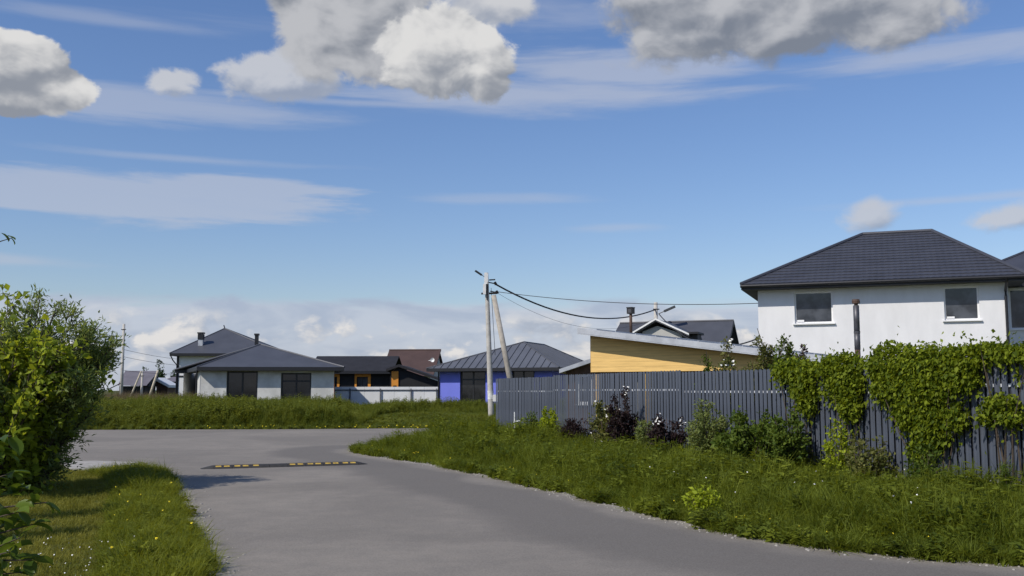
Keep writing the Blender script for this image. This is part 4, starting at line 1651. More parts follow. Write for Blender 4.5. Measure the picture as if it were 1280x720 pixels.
# ------------------------------------------------------------------ shrubs on the lawn side
b = G(38, 603)
shrub('hazel_shrub', 'big broad leaved shrub with bright yellow green leaves on the lawn', 'shrub', (-7.85, 15.1, 0), 2.8, 1.5, 'leaf_broad', 21,
      stems=46, twigs=20, leaves=12, L=0.125, aspect=0.72, upright=0.45, low=0.04, twiglen=0.36, droop=0.35)
shrub('willow_shrub', 'tall willow shrub with fine grey green leaves behind the broad leaved shrub', 'shrub', (-7.72, 15.9, 0), 3.25, 1.38, 'leaf_willow', 22,
      stems=60, twigs=26, leaves=34, L=0.10, aspect=0.26, upright=0.75, low=0.03, twiglen=0.36, droop=0.0, lean=(0.06, 0))

# slim young trees along the lawn, whose shade streaks fall across the grass
def young_tree(x, y, h, r, seed, label):
    rng = np.random.default_rng(seed)
    root = empty('young_tree', (x, y, 0))
    tag(root, label, 'tree', 'young trees in a row along the lawn')
    st = MB()
    st.tube([(0, 0, 0), (0.02, 0.01, h * 0.5), (0, 0, h)], [0.03, 0.02, 0.006], 6)
    P, Dv = [], []
    for k in range(85):
        z = h * (0.22 + 0.78 * rng.uniform())
        a = rng.uniform(0, 6.283)
        ln = r * rng.uniform(0.5, 1.1) * (1.15 - 0.6 * z / h)
        o = np.array([0, 0, z])
        e = o + np.array([math.cos(a) * ln, math.sin(a) * ln, ln * 0.7])
        st.tube([o, e], [0.008, 0.003], 4, cap=False)
        m = 16
        P.append(o + (e - o) * rng.uniform(0.1, 1.1, (m, 1)) + rng.normal(size=(m, 3)) * 0.04)
        Dv.append(rng.normal(size=(m, 3)) + np.array([math.cos(a), math.sin(a), 0.2]))
    st.build('trunk', 'bark', root)
    P, Dv = np.concatenate(P), np.concatenate(Dv)
    n = len(P)
    leaf_mesh('crown', P, Dv, 0.09 * rng.uniform(0.7, 1.2, n), 0.05 * rng.uniform(0.8, 1.2, n), 'leaf_broad', root, rng)


for i, (x, y, h) in enumerate(((-6.9, 7.2, 2.75), (-7.1, 9.3, 2.8), (-7.4, 11.1, 3.0))):
    young_tree(x, y, h, 0.5, 50 + i, ['slim young tree beside the sapling', 'slim young tree second from the sapling', 'slim young tree at the shrub end of the row'][i])


# near sapling, every leaf its own piece
def near_leaf_mesh():
    w = [0.0, 0.30, 0.46, 0.42, 0.22, 0.0]
    t = [0.0, 0.18, 0.42, 0.66, 0.87, 1.0]
    sagz = [0.0, 0.02, 0.02, -0.02, -0.09, -0.17]
    vs, fs = [], []
    for i in range(6):
        vs.append((0, t[i], sagz[i]))
    li, ri = [0], [0]
    for i in range(1, 5):
        li.append(len(vs))
        vs.append((-w[i] * 0.62, t[i] + 0.04, sagz[i] + 0.10))
        ri.append(len(vs))
        vs.append((w[i] * 0.62, t[i] + 0.04, sagz[i] + 0.10))
    li.append(5)
    ri.append(5)
    for i in range(5):
        for side, flip in ((li, 1), (ri, 0)):
            q = [i, i + 1, side[i + 1], side[i]]
            q = [v for k, v in enumerate(q) if v not in q[:k]]
            if len(q) >= 3:
                fs.append(tuple(q if flip else q[::-1]))
    me = MB().add(vs, fs).mesh('leaf', 'leaf_near', True)
    return me


def sapling():
    rng = random.Random(5)
    base = Vector((-3.05, 5.0, 0))
    root = empty('sapling', base)
    tag(root, 'leafy young sapling with large glossy leaves beside the lawn', 'sapling')
    me = near_leaf_mesh()
    st = MB()
    stem = [Vector((0, 0, 0)), Vector((0.03, 0.02, 0.6)), Vector((-0.02, 0, 1.2)), Vector((0.02, 0.02, 1.8)), Vector((0, 0, 2.5))]
    st.tube(stem, [0.022, 0.02, 0.016, 0.012, 0.006], 7)
    ends = [(18, 590), (30, 612), (22, 640), (42, 655), (58, 628), (25, 672), (40, 700), (10, 655), (12, 690), (28, 715), (-20, 600), (-25, 640), (-15, 570),
            (-30, 680), (-30, 720), (8, 730), (34, 740), (5, 565), (14, 545), (-40, 560)]
    for i, (x, y) in enumerate(ends):
        Yd = 5.0 + rng.uniform(-0.30, 0.35)
        e = D(x, y, Yd) - base
        z0 = max(0.15, e.z - rng.uniform(0.12, 0.35))
        k = min(3, int(z0 / 0.62))
        o = stem[k].lerp(stem[k + 1], (z0 - stem[k].z) / (stem[k + 1].z - stem[k].z))
        m = o.lerp(e, 0.5) + Vector((0, 0, 0.05))
        st.tube([o, m, e], [0.008, 0.006, 0.003], 5)
        for j in range(14):
            t = 0.2 + 0.84 * j / 13
            p = (o.lerp(m, t * 2) if t < 0.5 else m.lerp(e, min(1.0, (t - 0.5) * 2)))
            lf = link('leaf', me, root)
            d = Vector((rng.uniform(0.0, 1.0), rng.uniform(-0.8, 0.5), rng.uniform(-0.45, 0.40))).normalized()
            rot = d.to_track_quat('Y', 'Z').to_euler()
            lf.location = p
            lf.rotation_euler = (rot.x + rng.uniform(-0.3, 0.3), rot.y + rng.uniform(-0.7, 0.7), rot.z + rng.uniform(-0.3, 0.3))
            s = rng.uniform(0.075, 0.125)
            lf.scale = (s, s, s)
    # the high twig that reaches into view
    e = D(16, 297, 5.0) - base
    o = stem[3].lerp(stem[4], 0.35)
    st.tube([o, o.lerp(e, 0.5) + Vector((0, 0, 0.06)), e], [0.006, 0.005, 0.002], 5)
    for j, (x, y, s, d) in enumerate(((1, 291, 0.062, (0.6, 0, -0.5)), (9, 295, 0.050, (0.8, -0.1, -0.25)), (13, 297, 0.042, (0.45, 0.1, -0.6)), (-8, 288, 0.07, (0.3, -0.3, -0.6)), (-16, 284, 0.07, (-0.2, -0.3, -0.6)))):
        lf = link('leaf', me, root)
        lf.location = D(x, y, 5.0) - base
        lf.rotation_euler = Vector(d).normalized().to_track_quat('Y', 'Z').to_euler()
        lf.scale = (s, s, s)
    st.build('stem', 'bark', root)


sapling()


# ------------------------------------------------------------------ plants along the fence
def at_fence(px_, off):
    """ground point on a line parallel to the fence, off metres to the road side, seen in column px_"""
    fr = Frame(fence_fr.world(0, -off), FRZ)
    s = fr.x(px_)
    return fr.world(s, 0, 0)


def fshrub(name, label, x, ytop, wpx, mat, seed, off=0.55, cat='shrub', **kw):
    p = at_fence(x, off)
    z = D(x, ytop, p.y).z
    r = wpx / 1244.4 * p.y / 2
    kw['leaves'] = int(kw['leaves'] * 1.7)
    kw['stems'] = int(kw['stems'] * 1.4)
    return shrub(name, label, cat, (p.x, p.y, 0), z * 1.18, r * 1.28, mat, seed, **kw)


fshrub('low_shrub', 'dark green low shrub by the white garden stake', 665, 513, 18, 'leaf_green', 60, stems=8, twigs=7, leaves=9, L=0.07)
fshrub('lime_shrub', 'small lime green plant on thin stems beside the far fence pickets', 686, 511, 17, 'leaf_lime', 61, stems=6, twigs=6, leaves=9, L=0.08, aspect=0.7, low=0.7)
fshrub('purple_shrub', 'low dark purple shrub between the lime plant and the rose bush', 722, 530, 44, 'leaf_purple', 62, stems=16, twigs=9, leaves=12, L=0.055, aspect=0.6)
fshrub('rose_bush', 'pale rose bush with small white flowers against the fence', 755, 508, 28, 'leaf_rose', 63, stems=14, twigs=9, leaves=11, L=0.07, aspect=0.6, flowers=(26, 0.035, 'petal_white', 0.2))
fshrub('purple_shrub', 'tall dark purple shrub with white flowers at its tip', 779, 497, 30, 'leaf_purple', 64, stems=18, twigs=10, leaves=13, L=0.06, aspect=0.65, upright=0.8, flowers=(9, 0.03, 'petal_white', 0.9))
fshrub('pale_shrub', 'rounded pale green shrub between two purple shrubs', 806, 526, 24, 'leaf_pale', 65, stems=14, twigs=9, leaves=12, L=0.055)
fshrub('purple_shrub', 'purple shrub scattered with white flower heads', 832, 523, 38, 'leaf_purple', 66, stems=16, twigs=10, leaves=12, L=0.06, aspect=0.65, flowers=(30, 0.026, 'petal_white', 0.72))
fshrub('spirea_bush', 'tall pale green bush with fine foliage against the fence', 884, 509, 42, 'leaf_pale', 67, stems=22, twigs=11, leaves=13, L=0.06, aspect=0.45, upright=0.7)
fshrub('leafy_shrub', 'wide dark green leafy shrub beside the tall pale bush', 936, 526, 62, 'leaf_green', 68, stems=24, twigs=11, leaves=12, L=0.085, aspect=0.65)
fshrub('leafy_shrub', 'loose green shrub under the edge of the vines', 984, 513, 44, 'leaf_green', 69, stems=16, twigs=10, leaves=10, L=0.07, aspect=0.6, upright=0.8)
fshrub('yellow_shrub', 'upright yellow green plant below the vines', 1044, 529, 26, 'leaf_lime', 70, stems=10, twigs=9, leaves=9, L=0.06, aspect=0.6, upright=0.9)
fshrub('leafy_shrub', 'thin green rose shrub between the yellow plant and the great vine', 1082, 543, 58, 'leaf_rose', 71, stems=14, twigs=8, leaves=8, L=0.06, aspect=0.65)
fshrub('leafy_shrub', 'small green plant at the foot of the great vine', 1155, 566, 34, 'leaf_green', 72, stems=12, twigs=8, leaves=9, L=0.06)
fshrub('small_conifer', 'small dark conifer sprig by the last fence panel', 1258, 578, 18, 'leaf_green', 73, off=0.4, cat='conifer', stems=6, twigs=12, leaves=14, L=0.05, aspect=0.2, upright=1.0)
# hogweed clump near the road edge
p = G(884, 657)
shrub('lime_plant', 'bright lime broad leaved weed at the road edge', 'plant', (p.x + 0.0, p.y + 0.22, 0), 0.52, 0.15, 'leaf_lime', 74, stems=10, twigs=5, leaves=7, L=0.065, aspect=0.6, twiglen=0.5, low=0.5, droop=0.3)

# roses and shoots behind the fence
for i, (x, yt, w, mat, L, lab) in enumerate(((885, 430, 16, 'leaf_green', 0.06, 'thin green shoot above the fence before the shed wall'),
                                             (915, 442, 44, 'leaf_rose', 0.07, 'pale rose bush rising above the fence top'),
                                             (955, 426, 26, 'leaf_rose', 0.065, 'tall rose shoots above the fence against the sky'),
                                             (981, 420, 22, 'leaf_green', 0.065, 'dark leafy shoot above the fence before the white house'),
                                             (1001, 418, 14, 'leaf_purple', 0.06, 'dark purple shoot above the fence before the white wall'))):
    p = at_fence(x, -0.9)
    z = D(x, yt, p.y).z
    r = w / 1244.4 * p.y / 2
    shrub('garden_shrub', lab, 'shrub', (p.x, p.y, 0), z * 1.22, r * 1.2, mat, 90 + i, stems=16 if w > 20 else 6, twigs=22, leaves=13, L=L, aspect=0.6, upright=0.9, low=0.5, twiglen=0.6,
          flowers=(24, 0.03, 'petal_white', 0.7) if i == 1 else None)


def vine(name, label, blobs, seed, n, L=0.07, sag=0.0):
    rng = np.random.default_rng(seed)
    c = blobs[0]
    f0 = Frame(fence_fr.world(0, 0), FRZ)
    s0 = f0.x(c[0])
    root = empty(name, f0.world(s0, 0, 0), FRZ)
    tag(root, label, 'vine')
    P, Dv = [], []
    area = np.array([b[2] * b[3] * (b[4] if len(b) > 4 else 1) for b in blobs], float)
    cnt = (area / area.sum() * n).astype(int)
    for (bl, k) in zip(blobs, cnt):
        cx, cy, rx, ry = bl[:4]
        (xc, zc) = f0.px(cx, cy)
        hx = abs(f0.px(cx + rx, cy)[0] - f0.px(cx - rx, cy)[0]) / 2
        hz = abs(f0.px(cx, cy - ry)[1] - f0.px(cx, cy + ry)[1]) / 2
        u = rng.normal(size=(k, 3))
        u = unit(u) * rng.uniform(0.25, 1, (k, 1)) ** 0.5
        lump = 1 + 0.12 * np.sin(u[:, 0] * 7 + cx) * np.cos(u[:, 2] * 6 + cy)
        q = np.stack([xc - s0 + u[:, 0] * hx * lump, -0.12 + u[:, 1] * 0.20, zc + u[:, 2] * hz * lump], 1)
        # leaves keep off the fence: outside it, or above its top
        low_ = q[:, 2] < 1.96
        q[low_, 1] = -0.055 - np.abs(q[low_, 1] + 0.055)
        q[~low_, 1] = -0.04 + u[~low_, 1] * 0.22
        P.append(q)
        d = rng.normal(size=(k, 3)) * 0.55 + np.array([0, -0.35, -0.75])
        Dv.append(d)
    P, Dv = np.concatenate(P), np.concatenate(Dv)
    stray = rng.uniform(size=len(P)) < 0.16
    P[stray] += np.stack([rng.normal(0, 0.10, stray.sum()), rng.uniform(-0.05, 0, stray.sum()), rng.normal(-0.05, 0.12, stray.sum())], 1)
    P = P[P[:, 2] > 0.1]
    Dv = Dv[:len(P)]
    nn = len(P)
    Ls = L * rng.uniform(0.6, 1.3, nn)
    leaf_mesh('foliage', P, Dv, Ls, Ls * 0.62 * rng.uniform(0.8, 1.2, nn), 'leaf_vine', root, rng)
    st = MB()
    lo = P[:, 0].min() * 0.5 + P[:, 0].max() * 0.5
    for k in range(7):
        t = P[rng.integers(0, nn)]
        a = np.array([lo + rng.uniform(-0.25, 0.25), -0.04, 0.0])
        m = (a + t) / 2 + np.array([rng.uniform(-0.1, 0.1), -0.02, 0.1])
        st.tube([a, (a + m) / 2, m, t], [0.014, 0.012, 0.009, 0.004], 5)
    st.build('stem', 'bark', root)


vine('climbing_vine', 'small green vine hanging over the fence beside the rose shoots', [(1004, 463, 26, 17), (1015, 487, 14, 20), (1018, 506, 9, 12), (990, 462, 14, 12, 0.6)], 101, 3610)
vine('climbing_vine', 'narrow green vine hanging in a tongue between the other vines', [(1056, 455, 28, 16), (1066, 478, 22, 24), (1072, 505, 15, 22), (1046, 478, 8, 22, 0.6)], 102, 4370)
vine('climbing_vine', 'great green vine spilling over the fence and hanging to the grass', [(1120, 452, 32, 26), (1168, 450, 38, 22), (1212, 446, 34, 18), (1125, 480, 28, 26), (1170, 482, 36, 24), (1212, 470, 24, 20, 0.8),
      (1150, 515, 22, 26), (1176, 530, 20, 34), (1208, 520, 12, 20, 0.7), (1162, 560, 14, 18, 0.7)], 103, 12160)
vine('climbing_vine', 'vine trailing along the fence top and drooping over the last panel', [(1240, 436, 26, 10), (1272, 440, 24, 11), (1300, 440, 24, 14), (1262, 505, 22, 15, 0.55), (1275, 520, 16, 12, 0.5), (1244, 518, 7, 14, 0.5)], 104, 3230)


# ------------------------------------------------------------------ far trees
for i, (x, yt, w, Y, lab) in enumerate(((204, 458.5, 12, 150, 'round dark tree far beyond the barn'), (217, 460, 7, 150, 'small dark tree beside the far white house wall'),
                                        (199, 453, 6, 145, 'thin pale tree far beyond the barn'), (179.5, 457, 6, 150, 'dark pointed treetop above the barn roof'))):
    p = D(x, 480, Y)
    z = D(x, yt, Y).z
    shrub('far_tree', lab, 'tree', (p.x, Y, 0), z, w / 1244.4 * Y / 2, 'tree_far', 130 + i, stems=10, twigs=12, leaves=8, L=0.32, aspect=0.6, low=0.35, group='trees beyond the far houses')


# ------------------------------------------------------------------ grass
def tuft_mesh(name, mat, blades, h, spread, width, bend, seed, seg=3, seedhead=0.0):
    rng = random.Random(seed)
    mb = MB()
    for k in range(blades):
        a = rng.uniform(0, 6.283)
        r = spread * math.sqrt(rng.random())
        x, y = r * math.cos(a), r * math.sin(a)
        da = a + rng.uniform(-0.9, 0.9)
        L = h * rng.uniform(0.45, 1.0)
        bd = bend * rng.uniform(0.3, 1.2)
        dx, dy = math.cos(da), math.sin(da)
        px_, py_ = -dy, dx
        tw = rng.uniform(-0.8, 0.8)
        px_, py_ = px_ * math.cos(tw) - py_ * math.sin(tw), px_ * math.sin(tw) + py_ * math.cos(tw)
        vs = []
        for s in range(seg + 1):
            t = s / seg
            ou = bd * t * t * L
            z = L * (t - 0.25 * bd * t * t)
            w = width * (1 - t * 0.9) * 0.5
            cx, cy = x + dx * ou, y + dy * ou
            if s == seg:
                vs.append((cx, cy, z))
            else:
                vs += [(cx - px_ * w, cy - py_ * w, z), (cx + px_ * w, cy + py_ * w, z)]
        fs = [(2 * s, 2 * s + 1, 2 * s + 3, 2 * s + 2) for s in range(seg - 1)] + [(2 * seg - 2, 2 * seg - 1, 2 * seg)]
        mb.add(vs, fs)
    return mb.mesh(name, mat)


def weed_mesh(name, mat, h, nleaf, L, seed):
    """a leafy herb: stalk with paired leaves"""
    rng = random.Random(seed)
    mb = MB()
    for s in range(4):
        a0 = rng.uniform(0, 6.28)
        lean = rng.uniform(0.05, 0.3)
        hh = h * rng.uniform(0.6, 1)
        tip = Vector((math.cos(a0) * lean * hh, math.sin(a0) * lean * hh, hh))
        mb.beam((0, 0, 0), tip, 0.008 * h, 0.008 * h)
        for k in range(nleaf):
            t = 0.15 + 0.85 * k / nleaf
            p = tip * t
            a = k * 2.4 + rng.uniform(-0.4, 0.4)
            l = L * rng.uniform(0.6, 1.1) * (1.15 - 0.6 * t)
            d = Vector((math.cos(a), math.sin(a), rng.uniform(-0.1, 0.5))).normalized()
            sd = d.cross(Vector((0, 0, 1))).normalized() * l * 0.24
            mb.add([p, p + d * l * 0.45 + sd, p + d * l - Vector((0, 0, l * 0.2)), p + d * l * 0.45 - sd], [(0, 1, 2), (0, 2, 3)])
    return mb.mesh(name, mat)


def proto_collection(name, meshes):
    c = bpy.data.collections.new(name)
    for i, me in enumerate(meshes):
        o = bpy.data.objects.new(f'{name}_{i:02d}', me)
        c.objects.link(o)
    return c


def scatter(name, label, P, Sc, idx, coll, cat, tilt=0.12, seed=1):
    rng = np.random.default_rng(seed)
    n = len(P)
    me = bpy.data.meshes.new(name)
    me.vertices.add(n)
    me.vertices.foreach_set('co', P.astype(np.float32).reshape(-1))
    rot = np.stack([rng.normal(0, tilt, n), rng.normal(0, tilt, n), rng.uniform(0, 6.283, n)], 1).astype(np.float32)
    a = me.attributes.new('rot', 'FLOAT_VECTOR', 'POINT')
    a.data.foreach_set('vector', rot.reshape(-1))
    a = me.attributes.new('scl', 'FLOAT_VECTOR', 'POINT')
    a.data.foreach_set('vector', Sc.astype(np.float32).reshape(-1))
    a = me.attributes.new('pick', 'INT', 'POINT')
    a.data.foreach_set('value', idx.astype(np.int32))
    o = link(name, me)
    tag(o, label, cat, kind='stuff')
    g = bpy.data.node_groups.new(name + '_scatter', 'GeometryNodeTree')
    g.interface.new_socket('Geometry', in_out='INPUT', socket_type='NodeSocketGeometry')
    g.interface.new_socket('Geometry', in_out='OUTPUT', socket_type='NodeSocketGeometry')
    gi, go = g.nodes.new('NodeGroupInput'), g.nodes.new('NodeGroupOutput')
    ip = g.nodes.new('GeometryNodeInstanceOnPoints')
    ci = g.nodes.new('GeometryNodeCollectionInfo')
    ci.inputs['Collection'].default_value = coll
    ci.inputs['Separate Children'].default_value = True
    ci.inputs['Reset Children'].default_value = True

    def attr(nm, ty):
        q = g.nodes.new('GeometryNodeInputNamedAttribute')
        q.data_type = ty
        q.inputs['Name'].default_value = nm
        return next(s for s in q.outputs if s.enabled and s.name == 'Attribute')
    er = g.nodes.new('FunctionNodeEulerToRotation')
    g.links.new(attr('rot', 'FLOAT_VECTOR'), er.inputs[0])
    g.links.new(gi.outputs[0], ip.inputs['Points'])
    g.links.new(ci.outputs[0], ip.inputs['Instance'])
    ip.inputs['Pick Instance'].default_value = True
    g.links.new(attr('pick', 'INT'), ip.inputs['Instance Index'])
    g.links.new(er.outputs[0], ip.inputs['Rotation'])
    g.links.new(attr('scl', 'FLOAT_VECTOR'), ip.inputs['Scale'])
    g.links.new(ip.outputs[0], go.inputs[0])
    md = o.modifiers.new('scatter', 'NODES')
    md.node_group = g
    return o


def value_noise(P, scale, seed):
    rng = np.random.default_rng(seed)
    T = rng.uniform(size=(64, 64))
    q = P[:, :2] * scale
    i = np.floor(q).astype(int)
    f = q - i
    f = f * f * (3 - 2 * f)
    g = lambda a, b_: T[a % 64, b_ % 64]
    return ((g(i[:, 0], i[:, 1]) * (1 - f[:, 0]) + g(i[:, 0] + 1, i[:, 1]) * f[:, 0]) * (1 - f[:, 1]) +
            (g(i[:, 0], i[:, 1] + 1) * (1 - f[:, 0]) + g(i[:, 0] + 1, i[:, 1] + 1) * f[:, 0]) * f[:, 1])


def rand_in(poly, n, seed):
    rng = np.random.default_rng(seed)
    A = np.array([tuple(p) for p in poly])
    lo, hi = A.min(0), A.max(0)
    P = rng.uniform(lo, hi, (n, 2))
    return P[inside(P, [tuple(p) for p in poly])]


def area_count(poly, dens):
    A = np.array([tuple(p) for p in poly])
    lo, hi = A.min(0), A.max(0)
    return int((hi[0] - lo[0]) * (hi[1] - lo[1]) * dens)


verge_protos = proto_collection('verge_tuft', [tuft_mesh('verge_tuft', 'grass_verge', 14, 0.46, 0.09, 0.011 + 0.0018 * k, 0.6 + 0.12 * k, 200 + k) for k in range(6)] +
                                [weed_mesh('verge_weed', 'grass_verge', 0.34 + 0.05 * k, 8, 0.11 + 0.02 * k, 230 + k) for k in range(4)])
strip_protos = proto_collection('strip_tuft', [tuft_mesh('strip_tuft', 'grass_strip', 14, 0.40, 0.09, 0.009 + 0.0012 * k, 0.7 + 0.1 * k, 260 + k) for k in range(6)] +
                                [weed_mesh('strip_weed', 'grass_strip', 0.26 + 0.04 * k, 9, 0.10 + 0.015 * k, 270 + k) for k in range(4)])
lawn_protos = proto_collection('lawn_tuft', [tuft_mesh('lawn_tuft', 'grass_lawn', 18, 0.075, 0.07, 0.006, 0.8, 210 + k, seg=2) for k in range(5)])
bank_protos = proto_collection('bank_tuft', [tuft_mesh('bank_tuft', 'grass_bank', 18, 1.0, 0.20, 0.026, 0.45, 220 + k) for k in range(5)] +
                               [weed_mesh('bank_weed', 'grass_bank', 0.95, 14, 0.26, 240 + k) for k in range(4)])
dry_protos = proto_collection('dry_tuft', [tuft_mesh('dry_tuft', 'grass_dry', 18, 1.0, 0.2, 0.024, 0.35, 250 + k) for k in range(4)])

# right-hand verge between road edge and fence (a little beyond the fence too)
fn = Vector((fdir.y, -fdir.x))          # to the garden side or road side
road_side = fn if fn.x < 0 else -fn
garden = -road_side
edge_pts = [Vector(p) for p in (right_line[2:] + nose_line)]
back = [F0 - fdir * 1.8 + garden * 0.5, F1x + garden * 1.5, Vector((9.5, 8.0))]
verge_poly = edge_pts + [Vector((-1.6, 37.8))] + back
P = rand_in(verge_poly, area_count(verge_poly, 175), 301)
edge_d = seg_dist(P, edge_pts)
fs_ = (P - np.array(F0)) @ np.array(road_side)
keep = nrg.uniform(size=len(P)) < np.clip(16.0 / np.maximum(P[:, 1], 1), 0.45, 1)
P, edge_d = P[keep], edge_d[keep]
h = 0.28 + 0.85 * smoothstep(edge_d, 0.05, 1.3) * (0.40 + 0.85 * value_noise(P, 1.1, 5)) + 0.34 * value_noise(P, 3.4, 6)
far_boost = 1 + 0.25 * smoothstep(P[:, 1], 20, 27)
sc = np.stack([np.maximum(h, 0.6) * 1.05, np.maximum(h, 0.6) * 1.05, h * far_boost * nrg.uniform(0.75, 1.2, len(P))], 1)
pick = nrg.integers(0, 6, len(P))
wd = nrg.uniform(size=len(P)) < 0.30 * value_noise(P, 0.6, 9) + 0.04
pick[wd] = nrg.integers(6, 10, wd.sum())
scatter('verge_grass', 'tall green grass on the verge between road and picket fence', np.c_[P, np.zeros(len(P))], sc, pick, verge_protos, 'grass', 0.15, 1)

def creeping(line, n, seed, protos, name, label):
    rng = np.random.default_rng(seed)
    A = np.array([tuple(p) for p in line])
    L = np.linalg.norm(np.diff(A, axis=0), axis=1)
    c = np.concatenate([[0], np.cumsum(L)])
    t = rng.uniform(0, c[-1], n)
    clump = value_noise(np.c_[t, t * 0.3], 1.3, seed) > 0.38
    t = t[clump]
    Q = np.stack([np.interp(t, c, A[:, 0]), np.interp(t, c, A[:, 1])], 1) + rng.normal(0, 0.07, (len(t), 2))
    k = rng.uniform(0.22, 0.6, len(t))
    scatter(name, label, np.c_[Q, np.full(len(t), 0.008)], np.stack([k * 1.5, k * 1.5, k], 1), rng.integers(0, 10, len(t)), protos, 'grass', 0.3, seed)


creeping(edge_pts, 2600, 71, verge_protos, 'edge_weeds', 'ragged low weeds creeping over the asphalt edge of the fence verge')

# left verge strip and lawn
left_edge = [Vector(p) for p in flat2([(206, 591)] + LEFT_PX)]
strip_in = [Vector((p.x - w_, p.y)) for p, w_ in zip(left_edge, (1.5, 1.1, 1.0, 1.0, 1.0, 0.95))]
grass_edge = [Vector((p.x - 0.10, p.y)) for p in left_edge]
strip = grass_edge + [Vector((-2.5, 5.5)), Vector((-3.6, 5.5))] + strip_in[::-1]
P = rand_in(strip, area_count(strip, 300), 302)
ed = seg_dist(P, left_edge)
h = 0.28 + 0.30 * value_noise(P, 1.6, 8) + 0.25 * smoothstep(ed, 0.0, 0.4) * smoothstep(ed, 1.1, 0.5)
sc = np.stack([h * 1.3, h * 1.3, h * nrg.uniform(0.6, 1.15, len(P))], 1)
pick = nrg.integers(0, 6, len(P))
wd = nrg.uniform(size=len(P)) < 0.24
pick[wd] = nrg.integers(6, 10, wd.sum())
scatter('strip_grass', 'longer green grass strip between lawn and road', np.c_[P, np.zeros(len(P))], sc, pick, strip_protos, 'grass', 0.22, 2)

creeping(grass_edge + [Vector((-2.5, 5.5))], 900, 72, strip_protos, 'strip_edge_weeds', 'ragged low weeds along the asphalt edge of the lawn strip')

lawn_poly = [Vector((-3.1, 5.0))] + [Vector((p.x + 0.5, p.y)) for p in strip_in[::-1]] + [Vector((-8, 19.4)), Vector((-14, 19.4)), Vector((-14, 5.0))]
P = rand_in(lawn_poly, area_count(lawn_poly, 210), 303)
vis = P[:, 0] > -0.53 * P[:, 1] - 0.8
P = P[vis]
h = 0.7 + 0.5 * value_noise(P, 1.2, 11)
sc = np.stack([np.ones(len(P)) * 1.1, np.ones(len(P)) * 1.1, h], 1)
scatter('lawn_grass', 'short mown lawn with straw coloured patches', np.c_[P, np.zeros(len(P))], sc, nrg.integers(0, 5, len(P)), lawn_protos, 'grass', 0.2, 3)

# far meadow bank beyond the junction
fe = [Vector(p) for p in flat2([(640, 535.2)] + FAR_PX[:4] + [(-60, 539)])]
bank_poly = fe + [Vector((-34, 40)), Vector((-34, 58)), Vector((5, 58)), Vector((3, 42))]
P = rand_in(bank_poly, area_count(bank_poly, 34), 304)
ed = seg_dist(P, fe)
tall = np.where(P[:, 0] > -6.5 + 0.04 * (P[:, 1] - 40), smoothstep(P[:, 1], 50.5, 54.0), smoothstep(ed, 0.2, 2.6))
tall = np.maximum(tall, 0.0) * (0.75 + 0.5 * value_noise(P, 0.5, 77))
h = 0.20 + tall * (0.42 + 0.45 * value_noise(P, 0.35, 21) + 0.15 * value_noise(P, 1.4, 22))
dip = np.exp(-((P[:, 0] / np.maximum(P[:, 1], 1) + 0.150) / 0.022) ** 2)
h = h * (1 - 0.40 * dip)
keep = (nrg.uniform(size=len(P)) < np.clip(1.25 - 0.04 * np.maximum(ed - 5, 0), 0.35, 1))
P, h, ed = P[keep], h[keep], ed[keep]
wid = np.clip(h, 0.55, 1.1)
sc = np.stack([wid, wid, h * nrg.uniform(0.75, 1.12, len(P))], 1)
pick = nrg.integers(0, 5, len(P))
wd = nrg.uniform(size=len(P)) < 0.20 + 0.35 * (value_noise(P, 0.25, 23) > 0.5)
pick[wd] = nrg.integers(5, 9, wd.sum())
scatter('meadow_weeds', 'tall meadow grass and weeds on the bank across the road', np.c_[P, ground_z(P[:, 0], P[:, 1])], sc, pick, bank_protos, 'grass', 0.12, 4)

dpoly = [(-27, 53), (-17.0, 53), (-18.5, 60), (-30, 60)]
P = rand_in(dpoly, area_count(dpoly, 22), 305)
h = 1.0 + 0.5 * value_noise(P, 0.4, 31)
sc = np.stack([np.ones(len(P)), np.ones(len(P)), h], 1)
scatter('dry_grass', 'dry brown grass before the far white house', np.c_[P, ground_z(P[:, 0], P[:, 1])], sc, nrg.integers(0, 4, len(P)), dry_protos, 'grass', 0.1, 5)


# wild flowers, too small and many to pick apart
def flower_dots(name, label, P, z, size, mat, seed):
    rng = np.random.default_rng(seed)
    Q = np.c_[P, z]
    o = blossom_mesh(name, Q, size, mat, None, rng)
    tag(o, label, 'flowers', kind='stuff')


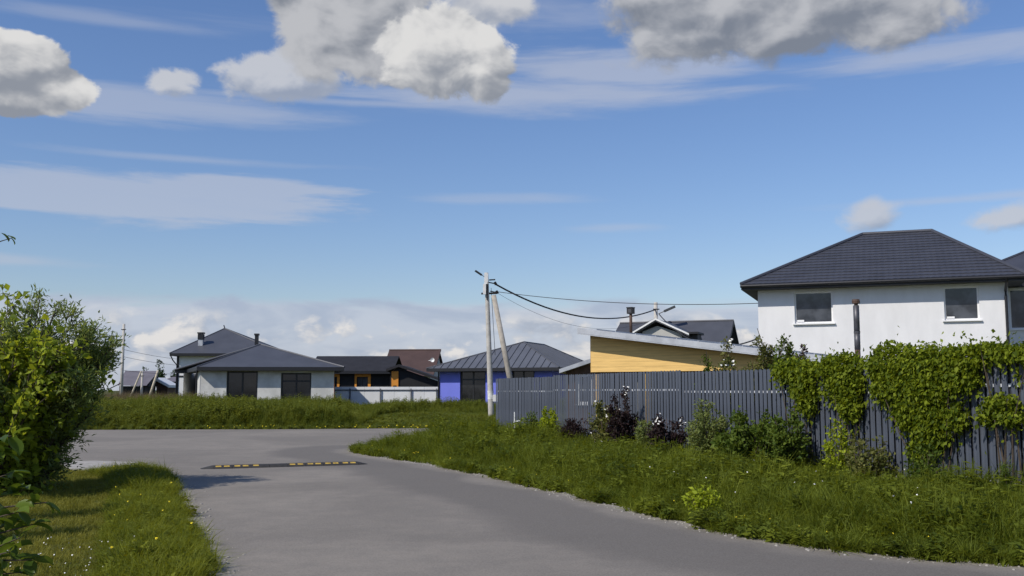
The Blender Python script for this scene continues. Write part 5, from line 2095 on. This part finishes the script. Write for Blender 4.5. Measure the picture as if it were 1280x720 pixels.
P = rand_in(strip, 150, 401)[:60]
flower_dots('dandelion_flowers', 'tiny yellow flowers in the grass strip beside the lawn', P, nrg.uniform(0.12, 0.26, len(P)), 0.013, 'petal_yellow', 1)
P = rand_in([(-4.6, 7.5), (-3.1, 7.5), (-3.6, 10.2), (-5.0, 10.2)], 110, 402)
flower_dots('clover_flowers', 'tiny white clover heads between lawn and grass strip', P, nrg.uniform(0.07, 0.16, len(P)), 0.008, 'petal_white', 2)
P = rand_in([Vector((-12, 39.35)), Vector((-0.8, 39.35)), Vector((-0.8, 40.4)), Vector((-12, 40.4))], 70, 403)
flower_dots('bank_flowers', 'small yellow flowers along the far road edge', P, nrg.uniform(0.08, 0.2, len(P)), 0.022, 'petal_yellow', 3)
P = rand_in(verge_poly, 900, 404)
P = P[(seg_dist(P, edge_pts) > 0.4) & (P[:, 1] < 17)][:46]
flower_dots('verge_flowers', 'scattered tiny white flowers in the verge grass', P, nrg.uniform(0.34, 0.52, len(P)), 0.012, 'petal_white', 4)
P = rand_in(verge_poly, 3000, 405)
P = P[(seg_dist(P, edge_pts) < 0.35)][:70]
flower_dots('edge_flowers', 'scattered yellow flowers along the verge edge', P, nrg.uniform(0.1, 0.2, len(P)), 0.011, 'petal_yellow', 5)


# loose stones along the road edges
def pebble_mesh(seed):
    rng = random.Random(seed)
    mb = MB()
    n = 6
    vs = [(0, 0, 0.011)]
    for z, r in ((0.007, 0.012), (0.0, 0.014)):
        vs += [(r * rng.uniform(0.7, 1.2) * math.cos(k * 6.283 / n), r * rng.uniform(0.7, 1.2) * math.sin(k * 6.283 / n), z) for k in range(n)]
    fs = [(0, 1 + k, 1 + (k + 1) % n) for k in range(n)] + [(1 + k, 7 + k, 7 + (k + 1) % n, 1 + (k + 1) % n) for k in range(n)]
    return mb.add(vs, fs).mesh('pebble', 'gravel_c')


pebbles = proto_collection('pebble', [pebble_mesh(k) for k in range(4)])
Q = []
for line, n in ((edge_pts, 2600), (left_edge, 700)):
    A = np.array([tuple(p) for p in line])
    c = np.concatenate([[0], np.cumsum(np.linalg.norm(np.diff(A, axis=0), axis=1))])
    t = nrg.uniform(0, c[-1], n)
    Q.append(np.stack([np.interp(t, c, A[:, 0]), np.interp(t, c, A[:, 1])], 1) + nrg.normal(0, 0.13, (n, 2)))
Q = np.concatenate(Q)
k = nrg.uniform(0.4, 1.0, len(Q)) ** 2 * 1.5
scatter('edge_gravel', 'loose pale stones scattered along the asphalt edges', np.c_[Q, np.full(len(Q), 0.012)], np.stack([k, k, k], 1), nrg.integers(0, 4, len(Q)), pebbles, 'gravel', 0.0, 9)
